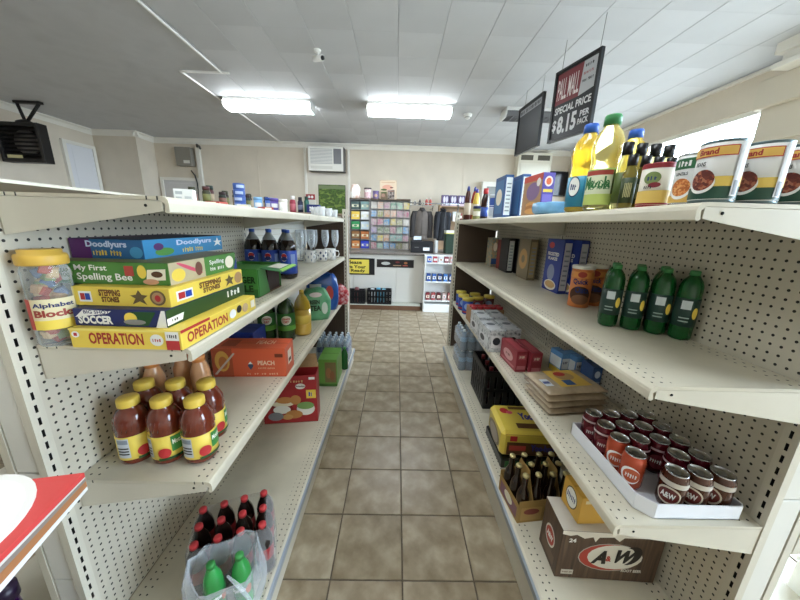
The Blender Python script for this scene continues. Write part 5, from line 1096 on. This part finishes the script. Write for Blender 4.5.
# ------------------------------------------------------------------ sales counter at the end of the aisle
cw_ = M('#dcd9d2', .5); ctm = ramp_mat('grey_stone_laminate', ['#5d5550', '#7d756e', '#6a625c'], 30, .35)
ct = T('sales_counter', 'white panelled sales counter with grey top at the aisle end', 'counter', (-.2, 5.72, 0))
MB().box(-2.2, 2.6, -.2, .2, 0.09, .99, cw_).build('carcass', ct)
for k in range(6): MB().box(-2.2 + .8 * k + .004, -1.4 + .8 * k - .004, -.212, -.2, .1, .985, cw_, .003).build('front_panel', ct)
MB().box(-2.22, 2.62, -.25, .25, .99, 1.03, ctm, .006).build('countertop', ct)
MB().box(-2.2, .66, -.42, .2, 0, .085, M('#6a4a34', .6, noise=.15, nscale=6), .004).build('base_step', ct)
MB().box(-2.2, .66, -.42, -.2, .0855, .089, M('#c9ccc2', .5)).build('step_cover', ct)
yf = 5.5072
def flat_sign(name, label, x0, x1, z0, z1, y, mat, ops, t=.008):
    o = T(name, label, 'sign', ((x0 + x1) / 2, y - t / 2, z0)); MB().box(-(x1 - x0) / 2, (x1 - x0) / 2, -t / 2, t / 2, 0, z1 - z0, mat, .001).build('sign_plate', o)
    prints({'front': ops}, (x1 - x0, t, z1 - z0), o); return o
flat_sign('counter_sign', 'yellow sign with black lettering and border on the counter', -1.13, -.40, .61, .915, yf, M('#17171a', .5), [('r', .06, .08, .86, .92, M('#e9d21e', .5)), ('t', 'Please', .3, .64, .68, .86, BLACK, .03), ('t', 'Have Your', .16, .38, .78, .58, BLACK, .03), ('t', 'ID Ready', .22, .12, .76, .34, BLACK, .03)])
flat_sign('counter_sign', 'dark strip sticker with pale emblem on the counter front', -.36, .32, .76, .905, yf, M('#1f1a1a', .45), [('d', .24, .5, .12, .2, M('#c9c9c4', .5)), ('r', .12, .44, .36, .56, M('#c9c9c4', .5)), ('r', .44, .2, .66, .32, M('#b08a6a', .5)), ('d', .56, .68, .06, .12, M('#7a2a2a', .5)), ('d', .78, .6, .05, .14, M('#a8622a', .5)), ('r', .7, .2, .84, .34, M('#b04a3a', .5))])
crate('black milk crate standing on the counter step', (-.3, 5.42, .0895), .44, .14, .28, '#15161a', 0, 'black crates by the counter'); 
crate('black milk crate half hidden by the shelf end post', (-.77, 5.42, .0895), .4, .14, .26, '#1b1b1f', 0, 'black crates by the counter')
for k, (x, c, l) in enumerate(((-.43, '#c9d2d6', 'pale'), (-.32, '#4fb4d8', 'sky blue'), (-.22, '#6fc4e0', 'light blue'), (-.72, '#7a3a3a', 'dark red'))):
    pillow_bag('snack_packet', l + ' snack packet sitting in the crate by the counter', 'packet', (x, 5.42, .0985), (.09, .07, .27 + .02 * (k % 2)), .1 * k, M(c, .3, coat=.3), None, .7, 20 + k)
# small white rack with packets
rk = T('snack_rack', 'white wire-sided shelf rack beside the sales counter', 'rack', (.78, 5.345, 0)); rwm = M('#e6e6e2', .45)
for sx in (-.27, .27): MB().box(sx - .008, sx + .008, -.12, .12, 0, 1.02, rwm).build('side_panel', rk)
MB().box(-.262, .262, .108, .118, .0, 1.02, rwm).build('back_panel', rk)
for z in (.2, .545, .88): MB().box(-.262, .262, -.125, .108, z, z + .022, rwm, .002).build('rack_shelf', rk)
MB().box(-.262, .262, -.12, .108, .0, .15, M('#f0f0ee', .5), .003).build('rack_base', rk)
def packet_row(z, n, cs, h, kind, d0):
    for k in range(n):
        x = .78 - .2 + .4 * k / max(1, n - 1)
        carton('snack_packet', d0[k], 'packet', (x, 5.3, z + .0006), (.07, .1, h), 0, M(cs[k % len(cs)], .4), {'front': [('r', .1, .3, .9, .7, WHITE if k % 2 else cream), ('d', .5, .5, .2, .15, M(cs[(k + 1) % len(cs)], .4))]}, kind)
packet_row(.902, 5, ('#3a62b8', '#b83a4a', '#d8d8e0', '#8a2a3a', '#e0a8a8'), .1, 'packets on the top of the white rack', ['blue packet, left on the rack top shelf', 'red packet, second on the rack top shelf', 'pale packet, middle of the rack top shelf', 'dark red packet, fourth on the rack top shelf', 'pink packet at the right end of the rack top shelf'])
packet_row(.567, 5, ('#1f4a9a', '#2a62b4', '#1a3a7a', '#3a7ac4', '#274f94'), .13, 'packets in the middle of the white rack', ['deep blue packet, first on the rack middle shelf', 'bright blue packet, second on the rack middle shelf', 'navy packet in the centre of the rack middle shelf', 'sky blue packet, fourth on the rack middle shelf', 'dull blue packet, last on the rack middle shelf'])
packet_row(.222, 5, ('#8a2430', '#a83a3a', '#6a1a24', '#c4a8a0', '#b0605a'), .13, 'packets at the bottom of the white rack', ['crimson packet, first on the rack lower shelf', 'red packet, second on the rack lower shelf', 'dark maroon packet in the centre of the rack lower shelf', 'pale packet, fourth on the rack lower shelf', 'rose packet, last on the rack lower shelf'])

# ------------------------------------------------------------------ behind the counter
zc = 1.0306
# back bar that carries the displays
bb_ = T('back_bar', 'low cabinet behind the counter carrying the ticket display', 'cabinet', (.2, 6.35, 0)); MB().box(-1.5, 1.6, -.2, .2, 0, .98, cw_).build('carcass', bb_); MB().box(-1.52, 1.62, -.22, .22, .98, 1.03, ctm, .004).build('worktop', bb_)
YT = 6.25
td = T('ticket_display', 'clear lottery ticket display rack with rows of coloured tickets', 'display', (-.15, YT, zc)); fm_ = M('#8a8684', .4)
MB().box(-.39, .39, .05, .07, 0, .96, M('#c9c4c0', .5)).build('back_board', td)
for k in range(7): MB().box(-.39 + .13 * k - .005, -.39 + .13 * k + .005, -.05, .05, 0, .96, fm_).build('divider', td)
for k in range(7): MB().box(-.39, .39, -.05, .05, .157 * k, .157 * k + .008, fm_).build('tier', td)
pal = ['#b08a9a', '#c4a89a', '#a86a7a', '#7a9a86', '#8fb09a', '#5a86a8', '#6a9ac4', '#c4b05a', '#8a8a5a', '#b88a6a', '#9a8ab0', '#c9c4bc', '#d0a890', '#7aa8a0', '#6a7a5a']
rn = random.Random(5)
tmm = {c: ramp_mat('ticket_print', [c, c, '#b8b0a8', c], 22, .4) for c in pal}
for r in range(6):
    for c in range(6):
        m = tmm[pal[(r * 5 + c * 2 + rn.randrange(3)) % len(pal)]]
        for q in (0, 1):
            x0 = -.39 + .13 * c + .01 + .056 * q
            MB().box(x0, x0 + .052, -.048, -.044, .157 * r + .012, .157 * r + .145 - .02 * rn.random(), m).build('ticket', td)
pd = T('pack_display', 'shelf display of small yellow, green and orange packs', 'display', (-.748, YT, zc))
for sx in (-.2, .19): MB().box(sx - .006, sx + .006, -.08, .07, 0, .96, fm_).build('side_panel', pd)
MB().box(-.2, .19, .06, .07, 0, .96, fm_).build('back_panel', pd)
for k in range(6): MB().box(-.194, .184, -.08, .06, .19 * k, .19 * k + .01, fm_).build('tier', pd)
packs = [('#c4742a', 'orange', 0, 0), ('#2a3fc0', 'bright blue', 1, 0), ('#b5641e', 'dark orange', 1, 1), ('#8a5a2a', 'brown', 0, 1), ('#1f8a4a', 'green', 0, 2), ('#b9c4cc', 'pale grey', 1, 2), ('#e0b81c', 'yellow', 0, 3), ('#d8d8d8', 'white', 1, 3), ('#4a5a58', 'slate', 0, 4), ('#7a9a98', 'grey-green', 1, 4)]
for c, nm, i, t in packs:
    carton('small_pack', nm + ' pack on the display behind the counter', 'pack', (-.84 + .19 * i, YT - .01, zc + .19 * t + .0106), (.165, .1, .15), 0, M(c, .45), {'front': [('r', .1, .3, .9, .6, M('#d8d2b0', .5)), ('d', .5, .45, .2, .12, M(c, .4))]}, 'packs on the counter display')
# boxes and jars standing on top of the displays
zt = zc + .9606
shb = T('upper_board', 'long board resting on the ticket and pack displays', 'shelf', (-.38, YT, zt)); MB().box(-.57, .63, -.09, .08, 0, .018, M('#6a5a4a', .6), .002).build('board', shb)
MB().box(-.57, .63, .06, .08, .018, .04, M('#6a5a4a', .6)).build('rear_lip', shb)
zt += .0186
carton('picture_panel', 'pink and cream picture panel standing above the ticket display', 'picture', (-.2, YT + .03, zt), (.34, .03, .36), 0, M('#d8bfa0', .6), {'front': [('d', .45, .62, .3, .14, M('#d89a80', .6)), ('d', .7, .62, .1, .03, M('#5a2a2a', .6)), ('d', .25, .5, .18, .05, M('#4a5a2a', .6)), ('r', .1, .86, .9, .9, M('#c49a7a', .6))]})
carton('dark_box', 'dark box with pale blotches in front of the picture panel', 'box', (-.14, YT - .05, zt), (.13, .05, .17), 0, ramp_mat('dark_blotch_print', ['#2a2424', '#4a3c38', '#b0a49c', '#3a3030'], 24, .5), {'front': [('r', .1, .8, .9, .92, M('#8a5a4a', .5))]})
carton('dark_box', 'brown and green box beside the dark blotched one', 'box', (-.28, YT - .05, zt), (.11, .05, .13), 0, M('#6a5a44', .5), {'front': [('d', .4, .5, .3, .25, M('#a87a6a', .5)), ('r', 0, .8, 1, 1, M('#4a5a2a', .5))]})
tub('candy_jar', 'clear jar of pink sweets with dark lid above the packs', 'jar', -.6, YT - .01, .07, .2, ramp_mat('sweet_print', ['#b84a6a', '#e0d0d0', '#a83a5a'], 40, .3), M('#3a3230', .4), [('r', -.9, .62, .9, .75, WHITE)], None, zt)
tub('candy_jar', 'purple candy tub above the ticket display', 'jar', -.44, YT - .01, .06, .15, M('#6a5a8a', .4), M('#7a6a9a', .4), [('d', 0, .4, .5, .2, M('#c4a080', .5))], None, zt)
pillow_bag('bread_bag', 'white and orange bread bag at the end of the upper board', 'bag', (-.84, YT - .03, zt), (.19, .11, .26), .2, ramp_mat('bread_wrap', ['#e4e0da', '#f0ece6', '#c4763a'], 9, .4), None, .5, 31)
# register, jackets, cups
rg = T('cash_register', 'black cash register box with white label on the counter', 'register', (.47, 5.78, zc))
MB().box(-.21, .21, -.13, .13, 0, .21, M('#1d1d20', .4), .006).build('drawer_box', rg); MB().box(-.2, .2, -.136, -.13, .02, .12, M('#26262a', .4), .002).build('drawer_front', rg)
MB().box(.02, .14, -.138, -.136, .04, .1, WHITE).build('label', rg); MB().box(-.14, -.06, -.138, -.136, .09, .105, M('#8a8a8a', .3, 1)).build('badge', rg)
MB().prism([(-.11, .21), (.08, .21), (.08, .26), (-.08, .235)], 'x', -.18, .0, M('#2a2a2e', .45)).build('key_panel', rg)
MB().box(-.16, -.02, -.1, -.095, .235, .3, M('#d6e2ea', .4)).build('display_card', rg)
cu = T('cup_stack', 'stack of white paper cups beside the register', 'cups', (.74, 5.74, zc))
for k in range(6): MB().lathe([(.034, .03 * k), (.04, .03 * k + .075), (.042, .03 * k + .078), (.04, .03 * k + .079), (.033, .03 * k + .004), (0, .03 * k + .003)], WHITE, 16).build('paper_cup', cu)
def jacket(label, x, y, z, w, h, m1, m2, rz=0.0):
    o = T('jacket', label, 'jacket', (x, y, z), rz, 'jackets hanging behind the counter'); n = 20
    def tube_(rows, mat, name):
        b = MB(); vs = []; fs = []
        for cx, cz, rx, ry in rows:
            for i in range(n):
                a = 2 * PI * i / n; vs.append((cx + rx * math.cos(a), ry * math.sin(a) * (1 + .15 * math.sin(4 * a + cz * 20)), cz))
        for r in range(len(rows) - 1):
            for i in range(n): fs.append((r * n + i, r * n + (i + 1) % n, (r + 1) * n + (i + 1) % n, (r + 1) * n + i))
        fs += [tuple(range(n)), tuple((len(rows) - 1) * n + i for i in range(n))]
        b.add(vs, fs, mat, True); return b.build(name, o)
    tube_([(0, 0, w * .36, .07), (0, h * .3, w * .35, .075), (0, h * .7, w * .37, .08), (0, h * .86, w * .34, .07), (0, h * .95, w * .2, .055), (0, h, w * .1, .04)], m1, 'torso')
    for s_ in (-1, 1): tube_([(s_ * w * .46, h * .06, .05, .05), (s_ * w * .46, h * .4, .058, .055), (s_ * w * .42, h * .75, .065, .06), (s_ * w * .34, h * .92, .06, .05)], m2, 'sleeve')
    b = MB(); b.tube([(-w * .1, -.05, h * .97), (0, -.075, h * .93), (w * .1, -.05, h * .97), (w * .09, .03, h * 1.01), (-w * .09, .03, h * 1.01), (-w * .1, -.05, h * .97)], .02, m2, 8); b.build('collar', o)
    MB().box(-.004, .004, -.085, -.07, 0.02, h * .9, M('#3a3634', .5)).build('zip', o)
    MB().tube([(0, 0, h), (0, 0, h + .06), (.02, 0, h + .09), (.04, 0, h + .07)], .004, steel, 6).build('hanger_hook', o)
MB_ = T('coat_rail', 'steel coat rail carrying jackets behind the counter', 'rail', (.62, 6.42, zc))
for sx in (-.44, .62): MB().tube([(sx, 0, 0), (sx, 0, .938)], .012, steel, 8).build('rail_post', MB_)
MB().tube([(-.46, 0, .938), (.64, 0, .938)], .012, steel, 8).build('rail_bar', MB_)
jacket('grey-brown jacket with dark sleeves hanging behind the register', .5, 6.42, zc + .21, .4, .62, M('#6a625c', .85, noise=.12, nscale=12), M('#3f3b3a', .85))
jacket('black jacket hanging beside the grey-brown one', .93, 6.42, zc + .2, .32, .63, M('#17171a', .85), M('#1e1e22', .85), .5)
shl = T('bottle_shelf', 'glass wall shelf with small bottles above the jackets', 'shelf', (.42, 6.62, 1.93)); MB().box(-.24, .36, -.07, .07, 0, .012, M('#b9b4ac', .3), .002).build('shelf_board', shl)
for sx in (-.2, .32): MB().prism([(-.05, 0), (.07, 0), (.07, -.1)], 'x', sx - .006, sx + .006, steel).build('shelf_bracket', shl); MB().box(sx - .01, sx + .01, .07, .51, -.06, -.04, steel).build('wall_arm', shl)
for k, (x, c, cc, h, l) in enumerate(((.26, '#c9c4bc', '#e6e6e0', .1, 'pale small bottle, first on the glass wall shelf'), (.36, '#8a8684', '#d0d0cc', .09, 'grey small bottle, second on the glass wall shelf'), (.46, '#4a4444', '#2a2a2a', .11, 'dark small bottle, third on the glass wall shelf'), (.6, '#b83a30', '#d8d0c8', .15, 'red small bottle, fourth on the glass wall shelf'), (.68, '#c4443a', '#d8d0c8', .15, 'red small bottle, last on the glass wall shelf'))):
    bottle('small_bottle', l, 'bottle', (x, 6.6, 1.9426), [(0, 0), (.028, 0), (.03, .004), (.03, h * .55), (.014, h * .8)], M(c, .3), [(0, h * .78), (.014, h * .78), (.014, h), (0, h)], M(cc, .4), None, 0, 'bottles on the glass wall shelf', 12)
wsf = T('wall_bookcase', 'tan wooden shelf unit with packs behind the counter', 'shelf', (1.28, 6.72, 1.0306)); wdm = M('#b08f6a', .6, noise=.12, nscale=6)
MB().box(-.4, -.375, -.12, .12, -1.03, .93, wdm).build('side_panel', wsf); MB().box(.4, .425, -.12, .12, -1.03, .93, wdm).build('side_panel', wsf); MB().box(-.375, .4, .1, .12, -1.03, .93, wdm).build('back_panel', wsf)
for z in (0, .3, .6, .91): MB().box(-.375, .4, -.12, .1, z - .02, z, wdm).build('shelf_board', wsf)
for k in range(3): carton('tissue_pack', 'purple and white tissue pack on the tan shelf unit, ' + ('leftmost', 'second', 'third')[k], 'pack', (1.0 + .17 * k, 6.7, 1.9412), (.15, .14, .22), 0, M('#5f5078', .45), {'front': [('d', .35, .6, .16, .3, M('#d8d4dc', .5)), ('d', .7, .6, .16, .3, M('#cfc8d4', .5)), ('r', 0, .02, 1, .22, M('#d0b8c0', .5))]}, 'purple tissue packs')
for k in range(4): carton('small_pack', ('cream', 'blue', 'white', 'red')[k] + ' pack on a middle board of the tan shelf unit', 'pack', (.98 + .12 * k, 6.68, 1.6312), (.08, .1, .2 - .03 * (k % 2)), 0, M(('#d8d0bc', '#5a7aa8', '#e0e0dc', '#a84a40')[k], .45), {'front': [('r', .1, .4, .9, .7, WHITE)]}, 'packs on the tan shelf unit')
gr_ = T('green_cooler', 'dark green box with pale stripes standing on the counter', 'box', (1.07, 5.75, zc))
MB().box(-.17, .17, -.13, .13, 0, .36, M('#1c3324', .45), .006).build('casing', gr_)
for k in range(3): MB().box(.02, .165, -.132, -.13, .05 + .1 * k, .1 + .1 * k, M('#7aa07a', .5)).build('pale_stripe', gr_)
MB().box(-.17, .17, -.13, .13, .361, .42, M('#e2e2d8', .5), .003).build('white_lid', gr_); MB().box(-.172, .172, -.132, .132, .361, .375, M('#d8d03a', .5)).build('yellow_band', gr_)

# ------------------------------------------------------------------ near the camera
st = T('display_stand', 'small dark stand beside the near end of the left shelving', 'stand', (-.83, .40, 0), .12)
MB().box(-.11, .11, -.13, .13, .86, .88, M('#3a2f2a', .5), .004).build('stand_top', st)
MB().box(-.035, .035, -.035, .035, .02, .86, M('#2a2422', .5)).build('stand_post', st); MB().lathe([(0, 0), (.1, 0), (.1, .012), (.05, .025), (0, .025)], M('#2a2422', .5), 24).build('stand_foot', st)
zz = .8806
for k, (c, t, l) in enumerate((('#e6e6e4', .014, 'white booklet at the bottom of the stack by the left shelving'), ('#b0703c', .02, 'orange-brown book in the stack by the left shelving'), ('#8c8078', .012, 'grey-brown magazine in the stack by the left shelving'), ('#d9d4ce', .008, 'thin pale magazine under the red folder'), ('#d9322e', .012, 'bright red folder topmost in the stack by the left shelving'))):
    carton('booklet', l, 'booklet', (-.822 + .003 * k, .405 - .003 * k, zz), (.27, .33, t), .26 - .015 * k, M(c, .5), {'top': [('r', .06, .06, .94, .94, M(c, .45))]}, 'booklets stacked on the dark stand', .001); zz += t + .0004
ov = T('oval_card', 'white oval card lying on the bright red folder', 'card', (-.845, .405, zz + .0003), .3)
pts = [(.145 * math.cos(2 * PI * k / 40), .165 * math.sin(2 * PI * k / 40)) for k in range(40)]
MB().prism(pts, 'z', 0, .004, M('#eceae4', .55)).build('card_sheet', ov); MB().prism([(p[0] * .9, p[1] * .9) for p in pts], 'z', .004, .0046, M('#f1efea', .55)).build('card_face', ov)
bottle('drink_bottle', 'dark purple tall bottle standing below the booklet stack', 'bottle', (-1.0, .58, 0.0006), [(0, 0), (.05, 0), (.055, .006), (.055, .34), (.045, .42), (.022, .5), (.018, .55)], M('#2c1038', .15, coat=.4), [(0, .545), (.024, .545), (.024, .585), (0, .587)], M('#1c0c26', .4), (.1, .28, .0556, M('#2e1c40', .4)))
wb = T('white_chest', 'low white chest behind the near end of the right shelving', 'chest', (1.72, .72, 0), 0)
MB().box(-.1, .33, -.32, .17, 0, .28, M('#e9e7e0', .45), .008).build('chest_body', wb); MB().box(-.105, .335, -.325, .175, .281, .3, M('#efede6', .45), .006).build('chest_lid', wb)
carton('paperback', 'yellow and blue booklet lying on the low white chest', 'booklet', (1.68, .84, .3006), (.14, .1, .018), .3, M('#dcb93a', .5), {'top': [('r', .05, .1, .95, .95, M('#2a7ac0', .45)), ('p', [(.1, .15), (.5, .15), (.3, .7)], WHITE)]})
